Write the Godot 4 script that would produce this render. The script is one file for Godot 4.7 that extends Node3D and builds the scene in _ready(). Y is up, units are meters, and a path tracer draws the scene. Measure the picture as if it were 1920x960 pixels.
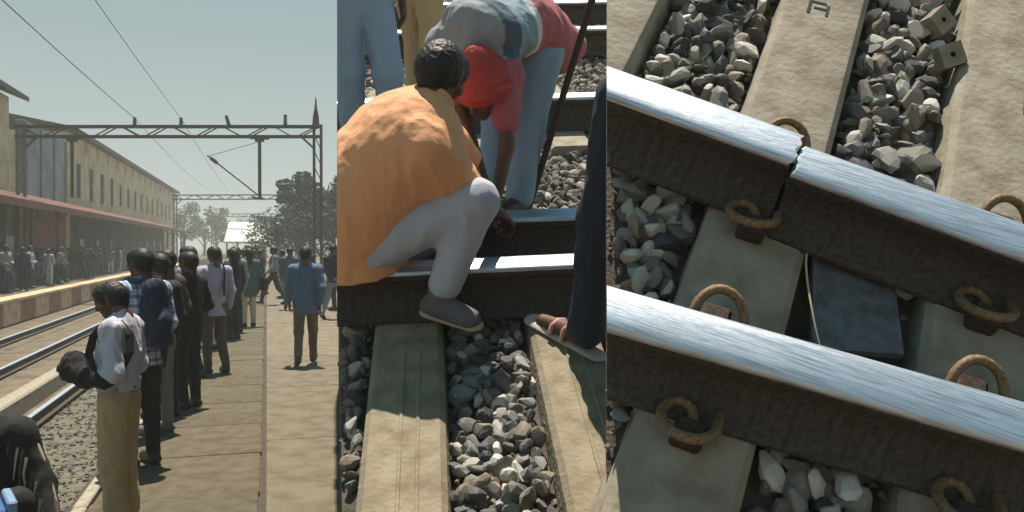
extends Node3D
# Three pieces of railway land seen by one camera: a level station platform, and two steep banks beside it that carry track.

const YAW := 0.279954
var ST := Transform3D(Basis(Vector3.UP, YAW), Vector3.ZERO)   # station: x across the tracks, -z along the platform
var MF := Transform3D(Basis(Vector3(0.995961, 0.040541, -0.080114), Vector3(-0.002788, 0.905794, 0.423708), Vector3(0.089745, -0.421773, 0.902249)), Vector3(-0.15, 1.474017, -3.197098))   # first bank: x along the rails, y off the ground, z along the sleepers
var RF := Transform3D(Basis(Vector3(0.693743, -0.238687, 0.155721), Vector3(0.022324, 0.454057, 0.596518), Vector3(-0.284116, -0.547139, 0.427103)), Vector3(0.585750, 1.782998, -1.650476))   # second bank, shrunk towards the camera to clear the standing man's shadow: its unit is 0.75 m
const FIRST_EDGE := Vector3(-0.979627, 0.002259, 0.200811)      # outward: where the first bank is cut off towards the platform
const SECOND_EDGE := Vector3(-0.993869, -0.001244, -0.110561)   # and the second bank towards the first
var cam: Camera3D
var rng := RandomNumberGenerator.new()
var names := {}
var mats := {}
var tex := {}


class Buf:
	var v := PackedVector3Array()
	var n := PackedVector3Array()
	var c := PackedColorArray()
	var i := PackedInt32Array()
	var col := Color.WHITE

	func face(p: Array, out: Vector3) -> void:      # flat convex polygon whose front looks along out
		var nn := Vector3.ZERO
		for k in range(1, p.size() - 1):
			nn += (p[k] - p[0]).cross(p[k + 1] - p[0])
		if nn.length_squared() < 1e-16:
			return
		nn = nn.normalized()
		var flip := nn.dot(out) < 0.0
		if flip:
			nn = -nn
		var b := v.size()
		for q in p:
			v.append(q); n.append(nn); c.append(col)
		for k in range(1, p.size() - 1):
			if flip:
				i.append(b); i.append(b + k); i.append(b + k + 1)
			else:
				i.append(b); i.append(b + k + 1); i.append(b + k)

	func box(x: Transform3D, s: Vector3, bev := 0.0) -> void:
		var h := s * 0.5
		bev = minf(bev, minf(h.x, minf(h.y, h.z)) * 0.6)
		var P := {}
		for sx in [-1, 1]:
			for sy in [-1, 1]:
				for sz in [-1, 1]:
					for ax in 3:
						var q := Vector3(sx * (h.x - (0.0 if ax == 0 else bev)), sy * (h.y - (0.0 if ax == 1 else bev)), sz * (h.z - (0.0 if ax == 2 else bev)))
						P[Vector4i(sx, sy, sz, ax)] = x * q
		for ax in 3:
			for sg in [-1, 1]:
				var q := []
				for uv in [[-1, -1], [1, -1], [1, 1], [-1, 1]]:
					var k := Vector3i.ZERO
					k[ax] = sg; k[(ax + 1) % 3] = uv[0]; k[(ax + 2) % 3] = uv[1]
					q.append(P[Vector4i(k.x, k.y, k.z, ax)])
				var o := Vector3.ZERO
				o[ax] = sg
				face(q, x.basis * o)
		if bev <= 0.0:
			return
		for ax in 3:
			for s1 in [-1, 1]:
				for s2 in [-1, 1]:
					var k0 := Vector3i.ZERO
					k0[ax] = -1; k0[(ax + 1) % 3] = s1; k0[(ax + 2) % 3] = s2
					var k1 := k0
					k1[ax] = 1
					var a1 := (ax + 1) % 3
					var a2 := (ax + 2) % 3
					var o := Vector3.ZERO
					o[a1] = s1; o[a2] = s2
					face([P[Vector4i(k0.x, k0.y, k0.z, a1)], P[Vector4i(k1.x, k1.y, k1.z, a1)], P[Vector4i(k1.x, k1.y, k1.z, a2)], P[Vector4i(k0.x, k0.y, k0.z, a2)]], x.basis * o)
		for sx in [-1, 1]:
			for sy in [-1, 1]:
				for sz in [-1, 1]:
					face([P[Vector4i(sx, sy, sz, 0)], P[Vector4i(sx, sy, sz, 1)], P[Vector4i(sx, sy, sz, 2)]], x.basis * Vector3(sx, sy, sz))

	func bx(a: Vector3, b: Vector3, bev := 0.0) -> void:     # a box from corner a to corner b
		box(Transform3D(Basis(), (a + b) * 0.5), (b - a).abs(), bev)

	func bar(a: Vector3, b: Vector3, w: float, d: float, up := Vector3.UP, bev := 0.0) -> void:
		var y := (b - a).normalized()
		var z := y.cross(up)
		if z.length() < 0.01:
			z = y.cross(Vector3.RIGHT)
		z = z.normalized()
		box(Transform3D(Basis(y.cross(z), y, z), (a + b) * 0.5), Vector3(w, (b - a).length(), d), bev)

	func quad_s(a: int, b: int, cc: int, d: int) -> void:     # smooth quad, wound by its normals
		var nn := (v[b] - v[a]).cross(v[cc] - v[a])
		if nn.length_squared() < 1e-18:
			nn = (v[cc] - v[a]).cross(v[d] - v[a])
		if nn.dot(n[a] + n[b] + n[cc] + n[d]) > 0.0:
			i.append_array(PackedInt32Array([a, cc, b, a, d, cc]))
		else:
			i.append_array(PackedInt32Array([a, b, cc, a, cc, d]))

	func tube(p: Array, r: Array, sides := 8) -> void:
		var ref := Vector3.UP
		var b := v.size()
		var m := p.size()
		for k in m:
			var t: Vector3 = (p[mini(k + 1, m - 1)] - p[maxi(k - 1, 0)]).normalized()
			if absf(t.dot(ref)) > 0.98:
				ref = Vector3.RIGHT if absf(t.x) < 0.9 else Vector3.FORWARD
			var x := t.cross(ref).normalized()
			var y := x.cross(t)
			ref = y
			for s in sides:
				var a := TAU * s / sides
				var q := x * cos(a) + y * sin(a)
				v.append(p[k] + q * r[k]); n.append(q); c.append(col)
		for k in m - 1:
			for s in sides:
				var s1 := (s + 1) % sides
				quad_s(b + k * sides + s, b + k * sides + s1, b + (k + 1) * sides + s1, b + (k + 1) * sides + s)
		for e in [0, m - 1]:
			var q := []
			for s in sides:
				q.append(v[b + e * sides + s])
			face(q, (p[0] - p[1]) if e == 0 else (p[m - 1] - p[m - 2]))

	func extrude(prof: PackedVector2Array, a: Vector3, b: Vector3, x: Vector3, y: Vector3, smooth_cos := 0.8, cut: Variant = null, jag_a := 0.0, jag_b := 0.0) -> void:   # closed profile (x, y) drawn from a to b
		var m := prof.size()
		var area := 0.0
		for k in m:
			area += prof[k].cross(prof[(k + 1) % m])
		var nn := []
		for k in m:
			var e := prof[(k + 1) % m] - prof[k]
			nn.append(Vector2(e.y, -e.x).normalized() * signf(area))
		for k in m:
			var k1 := (k + 1) % m
			var n0: Vector2 = nn[k]
			var n1: Vector2 = nn[k]
			var pv: Vector2 = nn[(k + m - 1) % m]
			var nx: Vector2 = nn[k1]
			if pv.dot(n0) > smooth_cos:
				n0 = (n0 + pv).normalized()
			if nx.dot(nn[k]) > smooth_cos:
				n1 = (nn[k] + nx).normalized()
			var s := v.size()
			for q in [[prof[k], n0, a], [prof[k1], n1, a], [prof[k1], n1, b], [prof[k], n0, b]]:
				v.append(till(q[2] + x * q[0].x + y * q[0].y, b - a, cut if q[2] == a else null) + (b - a).normalized() * rough(q[0]) * (jag_a if q[2] == a else jag_b)); n.append((x * q[1].x + y * q[1].y).normalized()); c.append(col)
			quad_s(s, s + 1, s + 2, s + 3)
		var tr := Geometry2D.triangulate_polygon(prof)
		for e in [a, b]:
			for k in range(0, tr.size(), 3):
				var f := []
				for j in 3:
					f.append(till(e + x * prof[tr[k + j]].x + y * prof[tr[k + j]].y, b - a, cut if e == a else null) + (b - a).normalized() * rough(prof[tr[k + j]]) * (jag_a if e == a else jag_b))
				face(f, e - (b if e == a else a))

	func rough(p: Vector2) -> float:     # an uneven break across a section
		return sin(p.x * 151.0 + p.y * 47.0) * 0.6 + sin(p.x * 390.0 + 1.3) * 0.4 + p.x * 6.0

	func till(p: Vector3, d: Vector3, cut: Variant) -> Vector3:     # p slid along d to the plane that cuts the start off
		if cut == null:
			return p
		return p + d * ((cut.d - cut.normal.dot(p)) / cut.normal.dot(d))

	func ball(o: Vector3, r: Vector3, seg := 10, rings := 7, basis := Basis()) -> void:
		var b := v.size()
		for k in rings + 1:
			var f := PI * k / rings
			for s in seg:
				var q := Vector3(sin(f) * cos(TAU * s / seg), cos(f), sin(f) * sin(TAU * s / seg))
				v.append(o + basis * (q * r)); n.append((basis * (q / r)).normalized()); c.append(col)
		for k in rings:
			for s in seg:
				quad_s(b + k * seg + s, b + k * seg + (s + 1) % seg, b + (k + 1) * seg + (s + 1) % seg, b + (k + 1) * seg + s)

	func mesh() -> ArrayMesh:
		var a := []
		a.resize(Mesh.ARRAY_MAX)
		a[Mesh.ARRAY_VERTEX] = v; a[Mesh.ARRAY_NORMAL] = n; a[Mesh.ARRAY_COLOR] = c; a[Mesh.ARRAY_INDEX] = i
		var m := ArrayMesh.new()
		m.add_surface_from_arrays(Mesh.PRIMITIVE_TRIANGLES, a)
		return m


func numbered(s: String) -> String:
	if not names.has(s):
		names[s] = 0
		return s
	names[s] += 1
	return "%s_%03d" % [s, names[s]]


func thing(called: String, label: String, category: String, x := Transform3D(), group := "", kind := "") -> Node3D:
	var o := Node3D.new()
	o.name = numbered(called)
	add_child(o, true)
	o.transform = x
	tag(o, label, category, group, kind)
	return o


func tag(o: Node3D, label: String, category := "", group := "", kind := "") -> void:
	o.set_meta("label", label)
	if category:
		o.set_meta("category", category)
	if group:
		o.set_meta("group", group)
	if kind:
		o.set_meta("kind", kind)


func put(b: Variant, called: String, m: Material, parent: Node3D, x := Transform3D()) -> MeshInstance3D:
	var o := MeshInstance3D.new()
	o.name = called
	o.mesh = b.mesh() if b is Buf else b
	o.material_override = m
	o.transform = x
	parent.add_child(o, true)
	return o


func noise(freq: float, oct := 4, kind := FastNoiseLite.TYPE_SIMPLEX_SMOOTH, sd := 1) -> FastNoiseLite:
	var f := FastNoiseLite.new()
	f.seed = sd; f.frequency = freq; f.noise_type = kind; f.fractal_octaves = oct
	return f


func ntex(key: String, f: FastNoiseLite, stops: Array, cols: Array, normal := 0.0, size := 512) -> NoiseTexture2D:
	if tex.has(key):
		return tex[key]
	var t := NoiseTexture2D.new()
	t.width = size; t.height = size; t.seamless = true; t.noise = f
	if normal > 0.0:
		t.as_normal_map = true; t.bump_strength = normal
	else:
		var g := Gradient.new()
		g.offsets = PackedFloat32Array(stops); g.colors = PackedColorArray(cols)
		t.color_ramp = g
	tex[key] = t
	return t


func gray(a: float) -> Color:
	return Color(a, a, a)


# a material of one base colour with a grain that varies it; sc: repeats per metre
func mat(key: String, col: Color, rough := 0.85, grain := "fine", sc := 1.5, metal := 0.0, bump := 0.5) -> StandardMaterial3D:
	if mats.has(key):
		return mats[key]
	var m := StandardMaterial3D.new()
	m.resource_name = key
	m.albedo_color = col; m.roughness = rough; m.metallic = metal
	if grain:
		m.albedo_texture = tex[grain]
		m.uv1_triplanar = true; m.uv1_scale = Vector3.ONE * sc
		if bump > 0.0:
			m.normal_enabled = true; m.normal_scale = bump
			m.normal_texture = tex["bump_cloth" if grain == "cloth" else "bump"]
	mats[key] = m
	return m


# prim: from a (radius ra) to b (rb), blend k, flattened to share s along n
func pr(a: Vector3, b: Vector3, ra: float, rb: float, k := 0.03, n := Vector3.ZERO, s := 1.0) -> Array:
	return [a, b, ra, rb, k, n, s]


# surface nets over a field of blended tapered capsules; clips: planes whose over side is cut away
func sdf(buf: Buf, prims: Array, h: float, clips: Array = [], wr := 0.0, wf := 9.0, colour: Variant = null) -> void:
	var lo := Vector3(1e9, 1e9, 1e9)
	var hi := -lo
	for p in prims:
		var r: float = maxf(p[2], p[3]) + wr * 1.5 + 2.5 * h + 0.004
		for q in [p[0], p[1]]:
			lo = lo.min(q - Vector3.ONE * r); hi = hi.max(q + Vector3.ONE * r)
	var nx := int((hi.x - lo.x) / h) + 2
	var ny := int((hi.y - lo.y) / h) + 2
	var nz := int((hi.z - lo.z) / h) + 2
	var F := PackedFloat32Array()
	F.resize(nx * ny * nz)
	F.fill(1.0)
	for p in prims:
		var a: Vector3 = p[0]
		var ba: Vector3 = p[1] - a
		var ra: float = p[2]
		var dr: float = p[3] - ra
		var k: float = maxf(p[4], 1e-4)
		var fn: Vector3 = p[5]
		var s: float = p[6]
		var flat := s < 0.999
		var inv := 1.0 / s - 1.0
		var mr: float = maxf(ra, p[3]) + k + 2.0 * h
		var plo: Vector3 = a.min(p[1]) - Vector3.ONE * mr - lo
		var phi: Vector3 = a.max(p[1]) + Vector3.ONE * mr - lo
		var x0 := maxi(0, int(plo.x / h)); var x1 := mini(nx - 1, int(phi.x / h) + 1)
		var y0 := maxi(0, int(plo.y / h)); var y1 := mini(ny - 1, int(phi.y / h) + 1)
		var z0 := maxi(0, int(plo.z / h)); var z1 := mini(nz - 1, int(phi.z / h) + 1)
		if flat:
			ba += fn * (ba.dot(fn) * inv)
		var ibl := 1.0 / maxf(ba.length_squared(), 1e-9)
		for iz in range(z0, z1 + 1):
			for iy in range(y0, y1 + 1):
				var row := (iz * ny + iy) * nx
				var q := Vector3(lo.x + x0 * h, lo.y + iy * h, lo.z + iz * h) - a
				for ix in range(x0, x1 + 1):
					var w := q
					if flat:
						w += fn * (q.dot(fn) * inv)
					var t := clampf(w.dot(ba) * ibl, 0.0, 1.0)
					var d := ((w - ba * t).length() - ra - dr * t) * s
					var o := F[row + ix]
					var e := k - absf(d - o)
					if e > 0.0:
						F[row + ix] = minf(d, o) - e * e / (4.0 * k)
					elif d < o:
						F[row + ix] = d
					q.x += h
	if wr > 0.0:
		var ns := noise(1.0, 3, FastNoiseLite.TYPE_SIMPLEX_SMOOTH, 7)
		ns.fractal_type = FastNoiseLite.FRACTAL_RIDGED
		ns.fractal_gain = 0.35
		for iz in nz:
			for iy in ny:
				var row := (iz * ny + iy) * nx
				for ix in nx:
					if absf(F[row + ix]) < 3.0 * h:
						F[row + ix] -= wr * (ns.get_noise_3d((lo.x + ix * h) * wf, (lo.y + iy * h) * wf * 0.5, (lo.z + iz * h) * wf) - 0.2)
	for pl in clips:
		for iz in nz:
			for iy in ny:
				var row := (iz * ny + iy) * nx
				for ix in nx:
					if F[row + ix] < 3.0 * h:
						F[row + ix] = maxf(F[row + ix], pl.distance_to(Vector3(lo.x + ix * h, lo.y + iy * h, lo.z + iz * h)))
	var at := {}
	var sxy := nx * ny
	var lim := 3.0 * h
	for iz in nz - 1:
		for iy in ny - 1:
			var row := (iz * ny + iy) * nx
			for ix in nx - 1:
				var j := row + ix
				var a0 := F[j]
				if a0 > lim or a0 < -lim:
					continue
				var a1 := F[j + 1]
				var a2 := F[j + nx]
				var a3 := F[j + nx + 1]
				var a4 := F[j + sxy]
				var a5 := F[j + sxy + 1]
				var a6 := F[j + sxy + nx]
				var a7 := F[j + sxy + nx + 1]
				var neg := int(a0 < 0) + int(a1 < 0) + int(a2 < 0) + int(a3 < 0) + int(a4 < 0) + int(a5 < 0) + int(a6 < 0) + int(a7 < 0)
				if neg == 0 or neg == 8:
					continue
				var q := Vector3.ZERO
				var m := 0
				if (a0 < 0) != (a1 < 0): q += Vector3(a0 / (a0 - a1), 0, 0); m += 1
				if (a2 < 0) != (a3 < 0): q += Vector3(a2 / (a2 - a3), 1, 0); m += 1
				if (a4 < 0) != (a5 < 0): q += Vector3(a4 / (a4 - a5), 0, 1); m += 1
				if (a6 < 0) != (a7 < 0): q += Vector3(a6 / (a6 - a7), 1, 1); m += 1
				if (a0 < 0) != (a2 < 0): q += Vector3(0, a0 / (a0 - a2), 0); m += 1
				if (a1 < 0) != (a3 < 0): q += Vector3(1, a1 / (a1 - a3), 0); m += 1
				if (a4 < 0) != (a6 < 0): q += Vector3(0, a4 / (a4 - a6), 1); m += 1
				if (a5 < 0) != (a7 < 0): q += Vector3(1, a5 / (a5 - a7), 1); m += 1
				if (a0 < 0) != (a4 < 0): q += Vector3(0, 0, a0 / (a0 - a4)); m += 1
				if (a1 < 0) != (a5 < 0): q += Vector3(1, 0, a1 / (a1 - a5)); m += 1
				if (a2 < 0) != (a6 < 0): q += Vector3(0, 1, a2 / (a2 - a6)); m += 1
				if (a3 < 0) != (a7 < 0): q += Vector3(1, 1, a3 / (a3 - a7)); m += 1
				var g := Vector3(a1 + a3 + a5 + a7 - a0 - a2 - a4 - a6, a2 + a3 + a6 + a7 - a0 - a1 - a4 - a5, a4 + a5 + a6 + a7 - a0 - a1 - a2 - a3)
				at[j] = buf.v.size()
				var pos := lo + (Vector3(ix, iy, iz) + q / m) * h
				buf.v.append(pos)
				buf.n.append(g.normalized())
				buf.c.append(colour.call(pos) if colour != null else buf.col)
	for j in at:
		var a0 := F[j] < 0
		for ax in 3:
			var st: int = [1, nx, sxy][ax]
			if a0 == (F[j + st] < 0):
				continue
			var u: int = [nx, sxy, 1][ax]
			var w: int = [sxy, 1, nx][ax]
			if at.has(j - u) and at.has(j - w) and at.has(j - u - w):
				buf.quad_s(at[j], at[j - u], at[j - u - w], at[j - w])


func hand_prims(w: Vector3, d: Vector3, pn: Vector3, th: Vector3, curl: float) -> Array:
	var P := [pr(w - d * 0.01, w + d * 0.03, 0.026, 0.032, 0.012, pn, 0.62), pr(w + d * 0.03, w + d * 0.08, 0.034, 0.038, 0.012, pn, 0.48)]
	var L := [0.070, 0.078, 0.073, 0.058]
	for f in 4:
		var q: Vector3 = w + d * (0.088 - 0.004 * absf(f - 1.2)) + th * (0.030 - 0.0205 * f)
		var a := curl * 0.6
		for s in 3:
			var dd := (d * cos(a) + pn * sin(a) + th * (0.05 - 0.035 * f)).normalized()
			var e: Vector3 = q + dd * L[f] * [0.45, 0.32, 0.27][s]
			P.append(pr(q, e, 0.0095 - 0.0009 * s, 0.0087 - 0.0009 * s, 0.004))
			q = e
			a += curl
	var t0 := w + d * 0.03 + th * 0.028
	var t1 := t0 + (d * 0.65 + th * 0.75 + pn * 0.25).normalized() * 0.045
	P.append(pr(t0, t1, 0.014, 0.011, 0.01))
	P.append(pr(t1, t1 + (d * 0.9 + th * 0.1 + pn * 0.45 * (0.5 + curl)).normalized() * 0.032, 0.0105, 0.0085, 0.004))
	return P


func head_prims(hc: Vector3, f: Vector3, u: Vector3) -> Array:
	var r := f.cross(u).normalized()
	var P := [
		pr(hc + u * 0.022 - f * 0.022, hc + u * 0.026 + f * 0.022, 0.084, 0.078, 0.03, r, 0.88),
		pr(hc - u * 0.02 + f * 0.035, hc - u * 0.078 + f * 0.052, 0.062, 0.036, 0.03, r, 0.9),
		pr(hc - u * 0.07 + f * 0.068, hc - u * 0.087 + f * 0.066, 0.019, 0.017, 0.02),
		pr(hc + u * 0.02 + f * 0.094, hc - u * 0.028 + f * 0.107, 0.010, 0.0145, 0.012),
		pr(hc - u * 0.053 + f * 0.088 - r * 0.014, hc - u * 0.053 + f * 0.088 + r * 0.014, 0.008, 0.008, 0.008),
		pr(hc - u * 0.03 - f * 0.03, hc - u * 0.14 - f * 0.045, 0.055, 0.054, 0.03)]
	for s in [-1.0, 1.0]:
		P.append(pr(hc + u * 0.027 + f * 0.089 + r * s * 0.014, hc + u * 0.027 + f * 0.076 + r * s * 0.047, 0.0095, 0.009, 0.012))
		P.append(pr(hc - u * 0.025 + f * 0.066 + r * s * 0.042, hc - u * 0.03 + f * 0.05 + r * s * 0.054, 0.019, 0.015, 0.02))
		P.append(pr(hc + u * 0.018 - f * 0.012 + r * s * 0.083, hc - u * 0.026 - f * 0.004 + r * s * 0.076, 0.018, 0.011, 0.006, (f * 0.4 + r * s).normalized(), 0.5))
	return P


# joints of a person who stands, faces +z and is 1.70 m tall
func stand() -> Dictionary:
	var J := {pel = Vector3(0, 0.93, 0), wst = Vector3(0, 1.08, 0.01), chs = Vector3(0, 1.28, 0), nb = Vector3(0, 1.44, -0.03), hc = Vector3(0, 1.595, 0.0),
		fp = Vector3(0, 0, 1), fc = Vector3(0, 0, 1), hf = Vector3(0, -0.1, 1).normalized(), hu = Vector3(0, 1, 0.1).normalized()}
	for s in [["R", -1.0], ["L", 1.0]]:
		J["sh" + s[0]] = Vector3(s[1] * 0.18, 1.385, -0.02)
		J["el" + s[0]] = Vector3(s[1] * 0.235, 1.11, -0.045)
		J["wr" + s[0]] = Vector3(s[1] * 0.235, 0.87, 0.03)
		J["hd" + s[0]] = Vector3(0, -1, 0.25).normalized()      # hand direction
		J["hp" + s[0]] = Vector3(-s[1], 0, 0)                   # palm normal
		J["ht" + s[0]] = Vector3(0, 0.25, 1).normalized()       # thumb side
		J["hi" + s[0]] = Vector3(s[1] * 0.085, 0.90, 0)
		J["kn" + s[0]] = Vector3(s[1] * 0.095, 0.49, 0.015)
		J["an" + s[0]] = Vector3(s[1] * 0.10, 0.085, -0.02)
		J["toe" + s[0]] = Vector3(s[1] * 0.125, 0.032, 0.15)
		J["cu" + s[0]] = 0.4
	return J


func stride(J: Dictionary, a: float) -> Dictionary:
	for s in [["R", 1.0], ["L", -1.0]]:
		var q: float = a * s[1]
		J["kn" + s[0]] += Vector3(0, 0.01, 0.22 * q + 0.06)
		J["an" + s[0]] += Vector3(0, 0.06 if q < 0 else 0.02, 0.42 * q)
		J["toe" + s[0]] += Vector3(0, 0.0 if q < 0 else 0.06, 0.42 * q)
		J["el" + s[0]] += Vector3(0, 0.01, -0.13 * q)
		J["wr" + s[0]] += Vector3(0, 0.03, -0.30 * q)
	return J


# o: skin, hair, shirt, sleeve (0 none, .5 to the elbow, 1 to the wrist), hem, pants, shoes, h, hh (cells), clips, eyes, longhair, fat, colour, skirt
func person(label: String, x: Transform3D, J: Dictionary, o: Dictionary, group := "") -> Node3D:
	var root := thing("person", label, "person", x, group)
	var h: float = o.get("h", 0.014)
	var hh: float = o.get("hh", 0.009)
	var clips: Array = o.get("clips", [])
	var near: bool = hh < 0.014
	var sk: Material = o.get("skin", mats.skin)
	var F: Vector3 = J.fc
	var G: Vector3 = J.fp
	var fat: float = o.get("fat", 0.0)
	var P := [pr(J.pel, J.wst, 0.115, 0.108, 0.05, G, 0.72), pr(J.wst, J.chs, 0.108, 0.13, 0.05, F, 0.66), pr(J.chs, J.nb, 0.13, 0.06, 0.06, F, 0.66),
		pr(J.shR, J.shL, 0.042, 0.042, 0.05), pr(J.nb, J.hc - J.hu * 0.06 - J.hf * 0.02, 0.06, 0.053, 0.03)]
	for s in ["R", "L"]:
		P.append(pr(J["sh" + s], J["el" + s], 0.042, 0.033, 0.03)); P.append(pr(J["el" + s], J["wr" + s], 0.034, 0.026, 0.02))
		P.append(pr(J["hi" + s], J["kn" + s], 0.070, 0.044, 0.04)); P.append(pr(J["kn" + s], J["an" + s], 0.044, 0.034, 0.03))
		P.append(pr(J["an" + s] - Vector3(0, 0.03, 0), J["toe" + s], 0.040, 0.026, 0.03))
		if not near:
			P.append(pr(J["wr" + s], J["wr" + s] + J["hd" + s] * 0.13, 0.032, 0.025, 0.02))
	var b := Buf.new()
	sdf(b, P, maxf(h, 0.015), clips)
	sdf(b, head_prims(J.hc, J.hf, J.hu), hh, clips)
	if near:
		for s in ["R", "L"]:
			sdf(b, hand_prims(J["wr" + s], J["hd" + s], J["hp" + s], J["ht" + s], J["cu" + s]), o.get("fh", 0.006), clips)
	put(b, "body", sk, root)
	# shirt
	if o.has("shirt"):
		var e := 0.016 + fat
		var hem: float = o.get("hem", 0.08)
		var ax: Vector3 = (J.wst - J.pel).normalized()
		var S := [pr(J.pel - ax * hem, J.wst, 0.142 + e, 0.135 + e, 0.05, G, 0.74), pr(J.wst, J.chs, 0.135 + e, 0.155 + e, 0.06, F, 0.68), pr(J.chs, J.nb - (J.nb - J.chs) * 0.12, 0.152 + e, 0.072 + e * 0.4, 0.06, F, 0.68), pr(J.shR, J.shL, 0.058 + e * 0.5, 0.058 + e * 0.5, 0.05)]
		S += o.get("extra", [])
		var sl: float = o.get("sleeve", 1.0)
		for s in ["R", "L"]:
			if sl > 0.0:
				var m := clampf(sl * 2.0, 0.0, 1.0)
				S.append(pr(J["sh" + s], J["sh" + s].lerp(J["el" + s], m), 0.055 + e * 0.35, 0.048 + e * 0.35, 0.035))
			if sl > 0.5:
				S.append(pr(J["el" + s], J["el" + s].lerp(J["wr" + s], clampf((sl - 0.5) * 2.0, 0, 0.96)), 0.048 + e * 0.35, 0.034 + e * 0.3, 0.03))
		var sb := Buf.new()
		var cl := clips.duplicate()
		cl.append(Plane(-ax, (-ax).dot(J.pel - ax * (hem + 0.02))))
		sdf(sb, S, h, cl, o.get("wr", 0.008), 9.0, o.get("colour"))
		put(sb, "shirt" if not o.has("top") else o.top, o.shirt, root)
		if o.has("collar"):
			var cb := Buf.new()
			var nd: Vector3 = (J.hc - J.nb).normalized()
			var xx := nd.cross(F).normalized()
			var yy := xx.cross(nd)
			var ring := []
			var rr := []
			for k in 15:
				var a := -PI * 0.5 + TAU * k / 14.0
				ring.append(J.nb + nd * (0.028 + 0.012 * sin(a)) + xx * cos(a) * 0.070 - yy * sin(a) * 0.066 + F * 0.012); rr.append(0.017)
			cb.tube(ring, rr, 7)
			put(cb, "collar", o.shirt, root)
	if o.has("pants"):
		var T := [pr(J.pel + (J.wst - J.pel) * 0.35, J.pel - (J.wst - J.pel) * 0.25, 0.142, 0.145, 0.05, G, 0.74)]
		var lo: float = o.get("loose", 0.0)
		for s in ["R", "L"]:
			T.append(pr(J["hi" + s], J["kn" + s], 0.094 + lo, 0.068 + lo, 0.04))
			T.append(pr(J["kn" + s], J["kn" + s].lerp(J["an" + s], o.get("leg", 0.94)), 0.068 + lo, 0.054 + lo * 1.3, 0.035))
		var tb := Buf.new()
		var cl2 := clips.duplicate()
		if not o.has("bent"):
			var d: Vector3 = Vector3(0, -1, 0)
			cl2.append(Plane(d, -(J.anR.y if J.anR.y < J.anL.y else J.anL.y) + 0.045))
		sdf(tb, T, h, cl2, o.get("wr", 0.010) * 0.9, 8.0)
		put(tb, "trousers", o.pants, root)
		if o.has("belt"):
			var bb := Buf.new()
			var ring := []
			var rr := []
			var ux: Vector3 = G.cross(Vector3.UP).normalized()
			var by: float = J.pel.y + (J.wst.y - J.pel.y) * 0.35
			for k in 25:
				var a := TAU * k / 24.0
				ring.append(Vector3(J.pel.x, by, J.pel.z) + ux * cos(a) * 0.149 + G * sin(a) * 0.113); rr.append(0.019)
			bb.tube(ring, rr, 6)
			put(bb, "belt", o.belt, root)
	if o.has("shoes"):
		for s in ["R", "L"]:
			var q := []
			var an: Vector3 = J["an" + s]
			var toe: Vector3 = J["toe" + s]
			var dirn := (toe - an); dirn.y = 0; dirn = dirn.normalized()
			var heel := an - dirn * 0.045; heel.y = an.y - 0.045
			q = [pr(heel, toe, 0.040, 0.036, 0.02), pr(an + Vector3(0, 0.01, 0), an - Vector3(0, 0.03, 0), 0.046, 0.044, 0.02), pr(an - Vector3(0, 0.03, 0), toe + Vector3(0, 0.008, 0), 0.045, 0.034, 0.03)]
			var fb := Buf.new()
			sdf(fb, q, maxf(hh, 0.009), clips + ([Plane(Vector3(0, -1, 0), -minf(heel.y, toe.y) + 0.03)] if not o.has("bent") else []))
			var sho := put(fb, "shoe", o.shoes, root)
			if o.has("sole"):
				fb = Buf.new()
				sdf(fb, [pr(heel - Vector3(0, 0.030, 0), toe - Vector3(0, 0.016, 0) + dirn * 0.012, 0.044, 0.042, 0.02, Vector3.UP, 0.42)], 0.006)
				put(fb, "sole", o.sole, sho)  # pale colour stands in for sunlight on the heel
	if o.has("hair"):
		var r: Vector3 = J.hf.cross(J.hu).normalized()
		var c: Vector3 = J.hc
		var H := [pr(c + J.hu * 0.030 - J.hf * 0.028, c + J.hu * 0.038 + J.hf * 0.020, 0.096, 0.088, 0.02, r, 0.92), pr(c - J.hf * 0.05, c - J.hf * 0.052 - J.hu * 0.06, 0.072, 0.05, 0.03)]
		var n1: Vector3 = (J.hf * 0.86 - J.hu * 0.51).normalized()
		var hb := Buf.new()
		var hc := clips.duplicate()
		if o.has("longhair"):
			H.append(pr(c - J.hf * 0.06, c - J.hf * 0.085 - J.hu * 0.22, 0.07, 0.05, 0.05))
		else:
			hc.append(Plane(-J.hu, (-J.hu).dot(c) + o.get("nape", 0.075)))
		hc.append(Plane(n1, n1.dot(c) + 0.040))
		sdf(hb, H, hh, hc, 0.004 if near else 0.0, 40.0)
		put(hb, "hair", o.hair, root)
	if near and o.has("eyes"):
		var r2: Vector3 = J.hf.cross(J.hu).normalized()
		for s in [-1.0, 1.0]:
			var eb := Buf.new()
			eb.ball(J.hc + J.hu * 0.007 + J.hf * 0.0815 + r2 * s * 0.031, Vector3.ONE * 0.0125)
			put(eb, "eye", mats.eye, root)
	return root


func at_station(l: float, t: float, turn: float, y := 0.0, s := 1.0) -> Transform3D:     # turn 0 looks back along the platform, -90 at the tracks, 180 away
	return ST * Transform3D(Basis(Vector3.UP, deg_to_rad(turn)).scaled(Vector3.ONE * s), Vector3(l, y, -t))


func copy_person(src: Node3D, x: Transform3D, label: String, m: Dictionary, group: String) -> Node3D:
	var r: Node3D = src.duplicate()
	r.name = numbered("person")
	add_child(r)
	r.transform = x
	tag(r, label, "person", group)
	for ch in r.get_children():
		var k: String = String(ch.name).rstrip("0123456789_")
		if m.has(k):
			ch.material_override = m[k]
	return r


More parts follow.
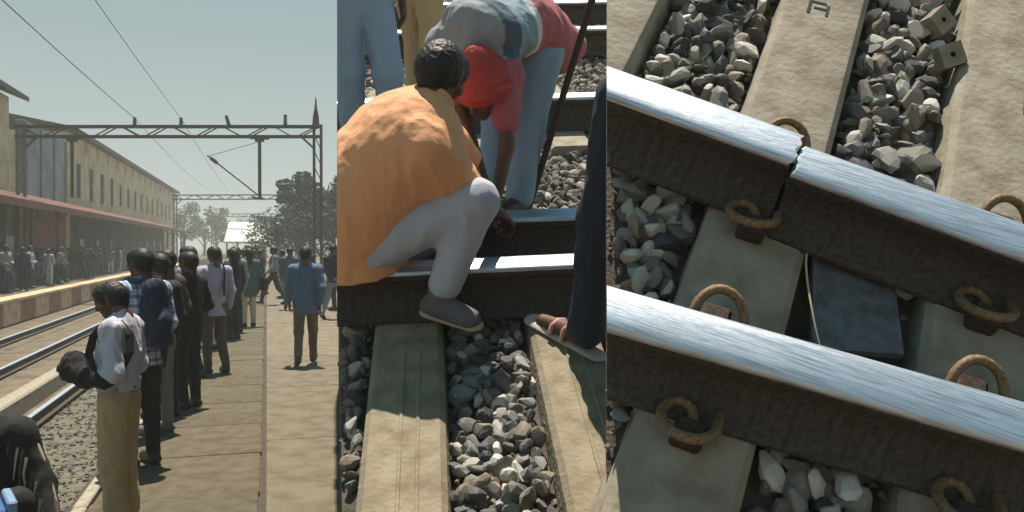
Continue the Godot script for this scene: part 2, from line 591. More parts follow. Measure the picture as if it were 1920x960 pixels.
func _ready() -> void:
	cam = Camera3D.new()
	cam.name = "camera"
	cam.fov = 33.398
	cam.near = 0.05; cam.far = 3000.0
	cam.position = Vector3(0, 1.75, 0)
	cam.rotation_degrees = Vector3(-0.6446, 0, 0)
	add_child(cam)
	var env := Environment.new()
	env.background_mode = Environment.BG_SKY
	var sky := ProceduralSkyMaterial.new()
	sky.sky_top_color = Color(0.28, 0.52, 0.60)
	sky.sky_horizon_color = Color(0.79, 0.82, 0.80)
	sky.sky_curve = 0.30
	sky.ground_bottom_color = Color(0.16, 0.14, 0.12)
	sky.ground_horizon_color = Color(0.45, 0.42, 0.38)
	env.sky = Sky.new()
	env.sky.sky_material = sky
	env.tonemap_mode = Environment.TONE_MAPPER_LINEAR
	sky.sky_energy_multiplier = 0.80
	env.tonemap_exposure = 1.65
	env.sdfgi_enabled = true; env.ssao_enabled = true; env.ssil_enabled = true
	env.fog_enabled = true
	env.fog_density = 0.0024
	env.fog_light_color = Color(0.84, 0.86, 0.85)
	var we := WorldEnvironment.new()
	we.name = "world_environment"
	we.environment = env
	add_child(we)
	var sun := DirectionalLight3D.new()
	sun.name = "sun"
	sun.light_energy = 1.55
	sun.light_color = Color(1.0, 0.95, 0.88)
	sun.light_angular_distance = 0.6
	sun.shadow_enabled = true
	var el := deg_to_rad(75.0)
	var to := Vector3(-0.17, 0, -1).normalized() * cos(el) + Vector3.UP * sin(el)
	add_child(sun)
	sun.look_at_from_position(to * 50.0, Vector3.ZERO, Vector3.UP)
	rng.seed = 11
	materials()
	station_ground()
	bank_ground()
	station_buildings()
	track_on_first_bank()
	track_on_second_bank()
	overhead_line()
	trees()
	platform_people()
	crowd()
	bank_people()


func materials() -> void:
	ntex("fine", noise(0.02, 5), [0.0, 0.5, 1.0], [gray(0.70), gray(0.86), gray(1.0)])
	ntex("blotch", noise(0.008, 6, FastNoiseLite.TYPE_SIMPLEX_SMOOTH, 4), [0.0, 0.42, 0.62, 1.0], [gray(0.68), gray(0.84), gray(0.92), gray(1.0)])
	ntex("stone", noise(0.03, 5, FastNoiseLite.TYPE_SIMPLEX, 9), [0.0, 0.45, 0.7, 1.0], [gray(0.55), gray(0.78), gray(0.9), gray(1.0)])
	ntex("steel", noise(0.02, 5, FastNoiseLite.TYPE_SIMPLEX_SMOOTH, 5), [0.0, 0.5, 1.0], [gray(0.66), gray(0.92), gray(1.0)])
	ntex("cloth", noise(0.25, 2), [0.0, 1.0], [gray(0.84), gray(1.0)])
	ntex("concrete", noise(0.006, 8, FastNoiseLite.TYPE_SIMPLEX_SMOOTH, 21), [0.0, 0.35, 0.5, 0.65, 1.0], [Color(0.76, 0.73, 0.69), Color(0.88, 0.86, 0.83), Color(0.92, 0.905, 0.885), Color(0.95, 0.94, 0.925), Color(1, 1, 1)], 0.0, 1024)
	ntex("rust", noise(0.02, 7, FastNoiseLite.TYPE_SIMPLEX_SMOOTH, 33), [0.0, 0.4, 0.6, 1.0], [Color(0.45, 0.40, 0.38), Color(0.75, 0.68, 0.62), Color(0.92, 0.84, 0.76), Color(1.0, 0.95, 0.88)])
	ntex("bump", noise(0.05, 5), [], [], 5.0)
	ntex("bump_cloth", noise(0.02, 4), [], [], 3.0)
	mat("skin", Color8(88, 56, 42), 0.55, "", 1, 0, 0)
	mat("eye", Color8(70, 62, 56), 0.3, "", 1, 0, 0)
	mat("hair", Color8(14, 12, 12), 0.6, "cloth", 6)
	mat("black_cloth", Color8(24, 24, 28), 0.9, "cloth", 5)
	mat("charcoal", Color8(44, 44, 50), 0.9, "cloth", 5)
	mat("white_shirt", Color8(196, 197, 210), 0.85, "cloth", 5)
	mat("lilac", Color8(176, 170, 196), 0.85, "cloth", 5)
	mat("khaki", Color8(186, 166, 126), 0.85, "cloth", 5)
	mat("brown_cloth", Color8(86, 74, 60), 0.85, "cloth", 5)
	mat("grey_cloth", Color8(128, 130, 132), 0.85, "cloth", 5)
	mat("teal", Color8(66, 92, 96), 0.85, "cloth", 5)
	mat("blue_shirt", Color8(84, 112, 142), 0.85, "cloth", 5)
	mat("navy", Color8(34, 46, 72), 0.85, "cloth", 5)
	mat("jeans", Color8(140, 170, 198), 0.85, "cloth", 5)
	mat("dark_jeans", Color8(28, 44, 62), 0.85, "cloth", 5)
	mat("pale_jeans", Color8(176, 190, 204), 0.85, "cloth", 5)
	mat("beige_cloth", Color8(188, 172, 148), 0.85, "cloth", 5)
	mat("maroon", Color8(96, 40, 44), 0.85, "cloth", 5)
	var org := mat("orange", Color8(255, 186, 138), 0.8, "cloth", 4)
	org.rim_enabled = true; org.rim = 0.6; org.rim_tint = 0.8
	org.backlight_enabled = true; org.backlight = Color(0.5, 0.25, 0.12)
	mat("red_knit", Color8(182, 70, 70), 0.9, "cloth", 9, 0, 4.0)
	mat("shoe_black", Color8(24, 21, 20), 0.5, "", 1, 0, 0)
	mat("shoe_brown", Color8(60, 40, 30), 0.5, "", 1, 0, 0)
	mat("shoe_grey", Color8(106, 104, 110), 0.8, "cloth", 6)
	mat("sleeper", Color8(154, 148, 136), 0.92, "concrete", 1.1, 0, 0.3)
	mat("sleeper_old", Color8(142, 134, 116), 0.92, "concrete", 1.3, 0, 0.45)
	var stl := mat("steel", Color8(206, 216, 230), 0.47, "steel", 3, 1.0, 0.12)
	stl.uv1_scale = Vector3(0.5, 7, 16)
	mat("rail_rust", Color8(86, 74, 66), 0.8, "rust", 6, 0.0, 0.6)
	mat("rail_rust_dark", Color8(78, 76, 77), 0.8, "rust", 5, 0.0, 0.6)
	mat("clip", Color8(150, 134, 108), 0.7, "rust", 9, 0.2, 0.2)
	mat("iron", Color8(78, 70, 66), 0.8, "rust", 8, 0.2, 0.6)
	for k in 7:
		var c: Color = [Color8(150, 150, 147), Color8(98, 98, 100), Color8(192, 190, 184), Color8(120, 117, 110), Color8(224, 221, 212), Color8(74, 75, 77), Color8(152, 140, 126)][k]
		mat("stone_%d" % k, c, 0.7, "stone", 9, 0, 0.8)
	var st := mat("stone_mix", Color.WHITE, 0.9, "stone", 9, 0, 0.8)
	st.vertex_color_use_as_albedo = true
	mat("soil", Color8(86, 78, 70), 0.95, "blotch", 2.0, 0, 1.0)
	mat("grey_soil", Color8(110, 105, 91), 0.9, "blotch", 1.2, 0, 1.0)
	mat("dust", Color8(118, 106, 88), 0.95, "blotch", 0.35, 0, 1.0)
	mat("paving", Color8(98, 91, 74), 0.92, "concrete", 0.8, 0, 0.8)
	mat("paving_pale", Color8(122, 114, 98), 0.92, "concrete", 0.45, 0, 0.6)
	mat("joint", Color8(82, 74, 62), 0.95, "blotch", 3)
	mat("white_paint", Color8(160, 154, 142), 0.8, "concrete", 1.5)
	mat("cream_wall", Color8(216, 202, 168), 0.92, "concrete", 0.07, 0, 0.4)
	mat("pink_wall", Color8(166, 116, 96), 0.92, "concrete", 0.3, 0, 0.4)
	mat("pale_block", Color8(214, 188, 162), 0.92, "concrete", 0.4, 0, 0.4)
	mat("blue_grey", Color8(122, 140, 152), 0.85, "blotch", 0.1, 0, 0.2)
	mat("roof_dark", Color8(70, 64, 62), 0.85, "fine", 0.4)
	mat("roof_red", Color8(112, 68, 58), 0.85, "blotch", 0.2, 0, 0.3)
	mat("grey_wall", Color8(84, 86, 74), 0.92, "blotch", 0.2, 0, 0.4)
	mat("window_dark", Color8(46, 48, 46), 0.3, "", 1, 0, 0)
	mat("frame_wood", Color8(120, 104, 76), 0.8, "fine", 2)
	mat("gantry", Color8(74, 76, 78), 0.7, "rust", 1.5, 0.2, 0.3)
	mat("pole_pale", Color8(128, 124, 116), 0.75, "fine", 1, 0.2, 0.3)
	mat("insulator", Color8(60, 42, 36), 0.35, "", 1, 0, 0)
	mat("wire", Color8(58, 58, 60), 0.6, "", 1, 0.3, 0)
	mat("white_roof", Color8(226, 228, 226), 0.6, "fine", 0.3)
	mat("bark", Color8(84, 70, 56), 0.95, "fine", 2)
	var lf := mat("leaves", Color.WHITE, 0.8, "", 1, 0, 0)
	lf.vertex_color_use_as_albedo = true
	lf.backlight_enabled = true
	lf.backlight = Color(0.10, 0.14, 0.05)


# ---------- setting ----------

func station_ground() -> void:
	var g := Buf.new()
	g.face([Vector3(-1500, -1.4, 1500), Vector3(1500, -1.4, 1500), Vector3(1500, -1.4, -1500), Vector3(-1500, -1.4, -1500)], Vector3.UP)
	var go := put(g, "ground", mats.dust, self)
	tag(go, "dusty brown earth that runs on beyond the station", "ground", "", "structure")
	# track bed between the platforms
	var tb := thing("track_bed", "dusty track bed between the two platforms", "track bed", ST, "", "structure")
	var b := Buf.new()
	b.bx(Vector3(-8.3, -1.5, 6), Vector3(-3.25, -0.90, -240))
	put(b, "dusty_bed", mats.dust, tb)
	b = Buf.new()
	b.bx(Vector3(-3.25, -1.5, 6), Vector3(-1.1, -0.93, -240))
	put(b, "grey_bed", mats.grey_soil, tb)  # plain grey soil, close in tone to the dusty bed
	var places := []
	for k in 15000:
		var t := 5.0 + 45.0 * pow(rng.randf(), 1.6)
		var l := -1.2 - (2.1 if k % 3 else 7.0) * rng.randf()
		places.append(Transform3D(Basis.from_euler(Vector3(rng.randf() * TAU, rng.randf() * TAU, 0)).scaled(Vector3.ONE * rng.randf_range(0.03, 0.055)), Vector3(l, -0.925 + rng.randf_range(-0.01, 0.015), -t)))
	var i := 0
	for m in 2:
		var part := []
		while i < places.size() * (m + 1) / 2:
			part.append(places[i]); i += 1
		heap(tb, "ballast_stones", part, stone_mesh(60 + m), 0.30, func(p: Vector3) -> Color: return Color(0.15, 0.14, 0.115) if p.x > -3.1 else Color(0.16, 0.14, 0.11))
	# the platform one stands on
	var pf := thing("platform", "station platform with a paved strip and a smooth concrete walkway", "platform", ST, "", "structure")
	b = Buf.new()
	b.bx(Vector3(-1.14, -1.5, 8), Vector3(12, -0.035, -240))
	b.bx(Vector3(-1.19, -1.5, 8), Vector3(-1.14, -0.05, -240))
	put(b, "platform_body", mats.joint, pf)
	var variants := []
	for v in 4:
		b = Buf.new()
		b.bx(Vector3(-0.545, -0.05, -0.307), Vector3(0.545, 0.0, 0.307), 0.005)
		variants.append(b.mesh())
	var z := 7.0
	var n := 0
	while z > -60.0:
		var tilt := Basis.from_euler(Vector3(rng.randf_range(-0.006, 0.006), rng.randf_range(-0.008, 0.008), rng.randf_range(-0.004, 0.004)))
		put(variants[n % 4], "paving_slab", shade("paving", n), pf, Transform3D(tilt, Vector3(-0.60 + rng.randf_range(-0.01, 0.01), rng.randf_range(-0.006, 0.003), z)))
		z -= 0.62
		n += 1
	b = Buf.new()
	b.bx(Vector3(-1.14, -0.05, z + 0.3), Vector3(-0.05, 0.0, -240))
	put(b, "far_strip", mats.paving, pf)
	b = Buf.new()
	b.bx(Vector3(-1.19, -0.05, -0.44), Vector3(-1.10, 0.012, 0.44), 0.01)
	var cop := b.mesh()
	z = 5.0
	while z > -60.0:
		put(cop, "edge_stone", mats.white_paint, pf, Transform3D(Basis.from_euler(Vector3(0, rng.randf_range(-0.006, 0.006), 0)), Vector3(-0.06 + rng.randf_range(-0.006, 0.006), 0, z)))
		z -= 0.9
	b = Buf.new()
	b.bx(Vector3(-1.5, -0.05, -1.49), Vector3(1.5, 0.0, 1.49), 0.006)
	var pan := b.mesh()
	for j in 24:
		for c in 2:
			put(pan, "concrete_panel", shade("paving_pale", j * 2 + c), pf, Transform3D(Basis(), Vector3(1.49 + 3.02 * c, rng.randf_range(-0.003, 0.003), 5.5 - 3.0 * j)))
	b = Buf.new()
	b.bx(Vector3(-0.01, -0.05, 5.5 - 72.0 + 1.5), Vector3(6.0, 0.0, -240))
	put(b, "far_walkway", mats.paving_pale, pf)
	b = Buf.new()
	b.bx(Vector3(6.03, -0.05, 7), Vector3(12.0, 0.0, -240))
	put(b, "rear_strip", mats.paving, pf)
	# opposite platform with painted edge blocks
	var op := thing("far_platform", "opposite station platform with a pink and cream painted face", "platform", ST, "", "structure")
	b = Buf.new()
	b.bx(Vector3(-13.2, -1.5, 4), Vector3(-8.30, -0.004, -240))
	put(b, "platform_body", mats.paving, op)
	b = Buf.new()
	b.bx(Vector3(-8.32, -0.86, -1.0), Vector3(-8.20, -0.12, 1.0), 0.015)
	var blk := b.mesh()
	b = Buf.new()
	b.bx(Vector3(-8.75, -0.10, -1.0), Vector3(-8.12, 0.01, 1.0), 0.015)
	var lip := b.mesh()
	for j in 45:
		put(blk, "painted_block", mats.pale_block if j % 2 else mats.pink_wall, op, Transform3D(Basis(), Vector3(rng.randf_range(-0.01, 0.01), 0, -22.0 - 2.02 * j)))
		put(lip, "edge_slab", mats.pale_block, op, Transform3D(Basis(), Vector3(0, rng.randf_range(-0.006, 0.006), -22.0 - 2.02 * j)))
	# tracks between the platforms
	for k in 4:
		var l: float = [-1.75, -3.3, -5.15, -6.75][k]
		var r := rail("rail", ["rusty rail close under the edge of the paved platform", "bright rail of the track beside the paved platform", "dull rail in the dust between the two platforms, the nearer of its track", "dull rail under the painted face of the opposite platform"][k], Vector3(l, -0.86, 4), Vector3(l, -0.86, -230), ST, 0.85, "rails between the platforms", mats.rail_rust_dark if k != 1 else mats.rail_rust, null, mats.rail_rust_dark if k == 0 else mats.steel)
	var sp := Buf.new()
	sleeper_shape(sp, 2.6, 0.24)
	var sm := sp.mesh()
	for k in 26:
		var o := put(sm, numbered("sleeper"), mats.grey_soil, self, ST * Transform3D(Basis.from_euler(Vector3(0, PI / 2, 0)), Vector3(-2.5, -0.918, -6.5 - 0.64 * k)))
		tag(o, "grey sleeper sunk in the stones of the track beside the paved platform", "sleeper", "sleepers of the track beside the platform")
	var kb := thing("kerb", "low pale concrete kerb beside the bright rail, with a chipped end", "kerb", ST)
	b = Buf.new()
	b.bx(Vector3(-3.98, -0.92, -13.4), Vector3(-3.70, -0.60, -40), 0.03)
	put(b, "kerb_body", mats.white_paint, kb)
	b = Buf.new()
	b.bx(Vector3(-4.04, -0.92, -12.6), Vector3(-3.62, -0.66, -13.38), 0.06)
	put(b, "end_block", mats.white_paint, kb)


func shade(key: String, n: int) -> StandardMaterial3D:     # three tones of one material for alike pieces
	var k := "%s_tone_%d" % [key, (n * 7 + n / 3) % 3]
	if not mats.has(k):
		var m: StandardMaterial3D = mats[key].duplicate()
		m.albedo_color = mats[key].albedo_color * [1.0, 0.93, 0.97][(n * 7 + n / 3) % 3]
		m.uv1_offset = Vector3(n * 0.37, n * 0.21, n * 0.13)
		mats[k] = m
	return mats[k]


func stone_mesh(sd: int) -> ArrayMesh:      # crushed rock about 1 across: a ball of 80 faces cut flat by planes
	var r := RandomNumberGenerator.new()
	r.seed = sd
	var g := (1.0 + sqrt(5.0)) / 2.0
	var V := []
	for s in [-1.0, 1.0]:
		for q in [-g, g]:
			V.append(Vector3(0, s, q).normalized()); V.append(Vector3(s, q, 0).normalized()); V.append(Vector3(q, 0, s).normalized())
	var T := []
	for a in 12:
		for b in range(a + 1, 12):
			for c in range(b + 1, 12):
				if V[a].distance_to(V[b]) < 1.06 and V[b].distance_to(V[c]) < 1.06 and V[a].distance_to(V[c]) < 1.06:
					T.append([V[a], V[b], V[c]])
	var cuts := []
	for k in 13:
		cuts.append([Vector3(r.randfn(), r.randfn(), r.randfn()).normalized(), r.randf_range(0.22, 0.46)])
	var sq := Vector3(r.randf_range(0.9, 1.3), r.randf_range(0.6, 0.95), r.randf_range(0.75, 1.1))
	var move := func(p: Vector3) -> Vector3:
		p *= 0.55
		for c in cuts:
			var d: float = p.dot(c[0]) - c[1]
			if d > 0.0:
				p -= c[0] * d
		return p * sq
	var b := Buf.new()
	for t in T:
		var m := [((t[0] + t[1]) as Vector3).normalized(), ((t[1] + t[2]) as Vector3).normalized(), ((t[2] + t[0]) as Vector3).normalized()]
		for q in [[t[0], m[0], m[2]], [m[0], t[1], m[1]], [m[2], m[1], t[2]], [m[0], m[1], m[2]]]:
			var p := [move.call(q[0]), move.call(q[1]), move.call(q[2])]
			b.face(p, p[0] + p[1] + p[2])
	return b.mesh()


func heap(parent: Node3D, called: String, places: Array, m: Mesh, spread: float, tint: Callable) -> void:
	if places.is_empty():
		return
	var mm := MultiMesh.new()
	mm.transform_format = MultiMesh.TRANSFORM_3D
	mm.use_colors = true
	mm.mesh = m
	mm.instance_count = places.size()
	for k in places.size():
		mm.set_instance_transform(k, places[k])
		var c: Color = tint.call(places[k].origin)
		var f := 1.0 + spread * rng.randf_range(-1, 1)
		mm.set_instance_color(k, Color(c.r * f, c.g * f, c.b * f))
	var o := MultiMeshInstance3D.new()
	o.name = called
	o.multimesh = mm
	o.material_override = mats.stone_mix
	o.set_meta("kind", "stuff")
	parent.add_child(o, true)


# ballast of one bank: inside(x, z) says where stones lie; the 300 that show largest are pieces, the rest one heap
func ballast(parent: Node3D, fr: Transform3D, x0: float, x1: float, z0: float, z1: float, step: float, size: float, inside: Callable, y: float) -> void:
	var shapes := []
	for k in 9:
		shapes.append(stone_mesh(200 + k))
	var all := []
	var eye := cam.position
	for layer in 2:
		var z := z0
		while z < z1:
			var x := x0
			while x < x1:
				var px := x + rng.randf_range(-0.5, 0.5) * step
				var pz := z + rng.randf_range(-0.5, 0.5) * step
				var s := size * rng.randf_range(0.7, 1.35) * (1.0 if rng.randf() > 0.08 else 1.35)
				x += step
				if not inside.call(px, pz, s * 0.55):
					continue
				var p := Vector3(px, y + layer * size * 0.35 + rng.randf_range(-0.2, 0.25) * size, pz)
				var xf := Transform3D(Basis.from_euler(Vector3(rng.randf() * TAU, rng.randf() * TAU, rng.randf() * TAU)).scaled(Vector3.ONE * s), p)
				var c := cam.transform.affine_inverse() * (fr * p)
				var u := Vector2(c.x / -c.z, c.y / -c.z)
				var seen := absf(u.x) < 0.6 and absf(u.y) < 0.3 and layer == 1
				all.append([-c.z / s if seen else 1e6 + rng.randf(), xf])
			z += step
	all.sort_custom(func(a, b): return a[0] < b[0])
	var rest := []
	for k in 9:
		rest.append([])
	for k in all.size():
		if k < 300:
			put(shapes[k % 9], "stone", mats["stone_%d" % rng.randi_range(0, 6)], parent, all[k][1])
		else:
			rest[k % 9].append(all[k][1])
	var fines := []
	for k in 2600:
		var q := Vector3(rng.randf_range(x0, x1), y + rng.randf_range(-0.012, 0.03), rng.randf_range(z0, z1))
		if inside.call(q.x, q.z, 0.004):
			fines.append(Transform3D(Basis.from_euler(Vector3(rng.randf() * TAU, rng.randf() * TAU, 0)).scaled(Vector3.ONE * size * rng.randf_range(0.18, 0.42)), q))
	heap(parent, "gravel_fines", fines, shapes[3], 0.4, func(_p: Vector3) -> Color: return Color(0.25, 0.22, 0.18))
	for k in 9:
		var tints := [Color(0.26, 0.24, 0.21), Color(0.17, 0.165, 0.16), Color(0.36, 0.33, 0.28), Color(0.21, 0.19, 0.16), Color(0.55, 0.51, 0.44), Color(0.13, 0.13, 0.13), Color(0.30, 0.24, 0.19), Color(0.24, 0.23, 0.22), Color(0.20, 0.19, 0.18)]
		heap(parent, "ballast_stones", rest[k], shapes[k], 0.3, func(_p: Vector3) -> Color: return tints[k])


func bank(called: String, label: String, fr: Transform3D, poly: Array, y: float) -> Node3D:     # a solid earth bank under a sloping bed
	var root := thing(called, label, "ground", fr, "", "structure")
	var inv := fr.affine_inverse()
	var top := []
	var foot := []
	for p in poly:
		var q := Vector3(p.x, y, p.y)
		top.append(q)
		var w := fr * q
		foot.append(inv * Vector3(w.x, 0.006, w.z))
	var mid := Vector3.ZERO
	for q in top:
		mid += q / top.size()
	var b := Buf.new()
	b.face(top, Vector3.UP)
	for k in top.size():
		var k1 := (k + 1) % top.size()
		b.face([top[k], top[k1], foot[k1], foot[k]], (top[k] + top[k1]) * 0.5 - mid)
	put(b, "earth_bank", mats.soil, root)
	return root


func edge_plane(fr: Transform3D, n: Vector3) -> Plane:      # the upright plane in which a bank ends on one side
	var q := (fr.basis.transposed() * n).normalized()
	return Plane(q, q.dot(fr.affine_inverse() * cam.position))


func bank_ground() -> void:
	var xl := func(z: float) -> float: return -0.409 + 0.0937 * (z - 0.989)
	var xr := func(z: float) -> float: return 0.62 - 0.20 * (z - 1.056)
	var poly := []
	for z in [1.25, -1.0, -3.0, -5.0, -8.2]:
		poly.append(Vector2(xl.call(z) + 0.006, z))
	for z in [-8.2, -5.0, -3.0, -1.0, 1.25]:
		poly.append(Vector2(xr.call(z), z))
	var m := bank("ballast_ground", "sloping ballast ground with several tracks where men crouch at the rails", MF, poly, -0.10)
	var spots := [-0.97, -0.2365, 0.3335, 0.90, 1.46]
	var pm := edge_plane(MF, FIRST_EDGE)
	var inside := func(x: float, z: float, r: float) -> bool:
		if pm.distance_to(Vector3(x, -0.07, z)) > -r or x > xr.call(z) - r:
			return false
		if z > -0.95:
			for c in spots:
				if absf(x - c) < 0.128 + r * 0.8:
					return false
		return true
	ballast(m, MF, -1.4, 2.6, -2.6, 1.25, 0.047, 0.058, inside, -0.085)
	var shapes := [stone_mesh(300), stone_mesh(301), stone_mesh(302)]
	var far := [[], [], []]
	for k in 9000:
		var z := rng.randf_range(-8.1, -2.5)
		var x := rng.randf_range(-1.3, 2.4)
		if inside.call(x, z, 0.05):
			far[k % 3].append(Transform3D(Basis.from_euler(Vector3(rng.randf() * TAU, rng.randf() * TAU, 0)).scaled(Vector3.ONE * rng.randf_range(0.05, 0.09)), Vector3(x, -0.07 + rng.randf_range(-0.02, 0.02), z)))
	for k in 3:
		heap(m, "ballast_stones", far[k], shapes[k], 0.45, func(_p: Vector3) -> Color: return Color(0.36, 0.33, 0.28))
	var xl2 := func(z: float) -> float: return -0.567 + 0.334 * z
	poly = []
	for z in [1.35, 0.3, -0.7, -1.55]:
		poly.append(Vector2(xl2.call(z) + 0.012, z))
	for z in [-1.55, 1.35]:
		poly.append(Vector2(1.0, z))
	var r := bank("ballast_ground", "sloping ballast ground that carries the broken rail", RF, poly, -0.10)
	var spots2 := [-0.755, -0.139, 0.43, 1.0]
	var p2 := edge_plane(RF, SECOND_EDGE)
	var inside2 := func(x: float, z: float, q: float) -> bool:
		if p2.distance_to(Vector3(x, -0.07, z)) > -q or x > 0.98 - q:
			return false
		for c in spots2:
			if absf(x - c) < 0.138 + q * 0.8:
				return false
		return not (x > 0.02 and x < 0.27 and z > 0.06 and z < 0.34)
	ballast(r, RF, -1.3, 1.0, -1.5, 1.3, 0.048, 0.062, inside2, -0.085)


# ---------- track ----------

func sleeper_shape(b: Buf, length: float, w: float, cut: Variant = null) -> void:     # along z, top at 0
	var h := w * 0.5
	b.extrude(PackedVector2Array([Vector2(-h, -0.02), Vector2(-h + 0.018, -0.002), Vector2(-h + 0.026, 0), Vector2(h - 0.026, 0), Vector2(h - 0.018, -0.002), Vector2(h, -0.02), Vector2(h + 0.025, -0.21), Vector2(-h - 0.025, -0.21)]), Vector3(0, 0, length / 2), Vector3(0, 0, -length / 2), Vector3.RIGHT, Vector3.UP, 0.86, cut)


func rail(called: String, label: String, a: Vector3, b: Vector3, fr: Transform3D, k: float, group := "", rust: Material = null, cut: Variant = null, top: Material = null, jag_a := 0.0, jag_b := 0.0) -> Node3D:    # foot at a and b; k 1: 190 mm high with a head 112 mm wide
	var root := thing(called, label, "rail", fr, group)
	var d := (b - a).normalized()
	var x := d.cross(Vector3.UP).normalized()
	var half := []
	for p in [[0.115, 0.0], [0.115, 0.012], [0.105, 0.017], [0.030, 0.038], [0.019, 0.052], [0.017, 0.118], [0.026, 0.136], [0.050, 0.146], [0.055, 0.152], [0.0555, 0.172]]:
		half.append(Vector2(p[0], p[1]) * k)
	var prof := PackedVector2Array()
	for p in half:
		prof.append(p)
	for q in range(half.size() - 1, -1, -1):
		prof.append(Vector2(-half[q].x, half[q].y))
	var bb := Buf.new()
	bb.extrude(prof, a, b, x, Vector3.UP, 0.7, cut, jag_a, jag_b)
	put(bb, "rail_body", rust if rust else mats.rail_rust, root)
	prof = PackedVector2Array([Vector2(0.0555, 0.1705) * k])
	for p in [[0.055, 0.1785], [0.051, 0.184], [0.044, 0.1874], [0.030, 0.1895], [0.013, 0.1905]]:
		prof.append(Vector2(p[0], p[1]) * k)
	for p in [[0.013, 0.1905], [0.030, 0.1895], [0.044, 0.1874], [0.051, 0.184], [0.055, 0.1785], [0.0555, 0.1705]]:
		prof.append(Vector2(-p[0], p[1]) * k)
	bb = Buf.new()
	bb.extrude(prof, a + Vector3(0, 0.0015 * k, 0), b + Vector3(0, 0.0015 * k, 0), x, Vector3.UP, 0.7, cut, jag_a, jag_b)
	put(bb, "running_surface", top if top else mats.steel, root)
	return root


# spring clip: a bent round bar that grips a shoulder block; at its origin the edge of the rail foot, z away from the rail
func clip_on(parent: Node3D, x: Transform3D, k: float) -> void:
	var b := Buf.new()
	var pts := []
	var rr := []
	var keys := [Vector3(0.052, 0.020, -0.030), Vector3(0.050, 0.040, 0.000), Vector3(0.046, 0.064, 0.040), Vector3(0.020, 0.078, 0.070), Vector3(-0.018, 0.074, 0.072), Vector3(-0.046, 0.056, 0.050), Vector3(-0.056, 0.036, 0.012), Vector3(-0.040, 0.026, -0.018), Vector3(-0.012, 0.024, -0.022), Vector3(0.004, 0.028, 0.004), Vector3(0.006, 0.028, 0.055)]
	var cv := Curve3D.new()
	for q in keys.size():
		var tn: Vector3 = (keys[mini(q + 1, keys.size() - 1)] - keys[maxi(q - 1, 0)]) / 5.5
		cv.add_point(keys[q] * k, -tn * k, tn * k)
	cv.bake_interval = 0.008
	var L := cv.get_baked_length()
	for q in 34:
		pts.append(cv.sample_baked(L * q / 33.0, true)); rr.append((0.0104 if q > 0 and q < 33 else 0.008) * k)
	b.tube(pts, rr, 8)
	put(b, "rail_clip", mats.clip, parent, x)
	b = Buf.new()
	b.bx(Vector3(-0.026, -0.01, 0.012) * k, Vector3(0.036, 0.045, 0.060) * k, 0.008)
	put(b, "shoulder_block", mats.iron, parent, x)


func sleeper_thing(label: String, fr: Transform3D, x: float, z0: float, z1: float, w: float, m: Material, group := "", cut: Variant = null) -> Node3D:
	var root := thing("sleeper", label, "sleeper", fr * Transform3D(Basis(), Vector3(x, 0, (z0 + z1) * 0.5)), group)
	var b := Buf.new()
	if cut != null:
		cut = Plane(cut.normal, cut.d - cut.normal.dot(Vector3(x, 0, (z0 + z1) * 0.5)))
	sleeper_shape(b, z1 - z0, w, cut)
	put(b, "concrete_beam", m, root)
	return root


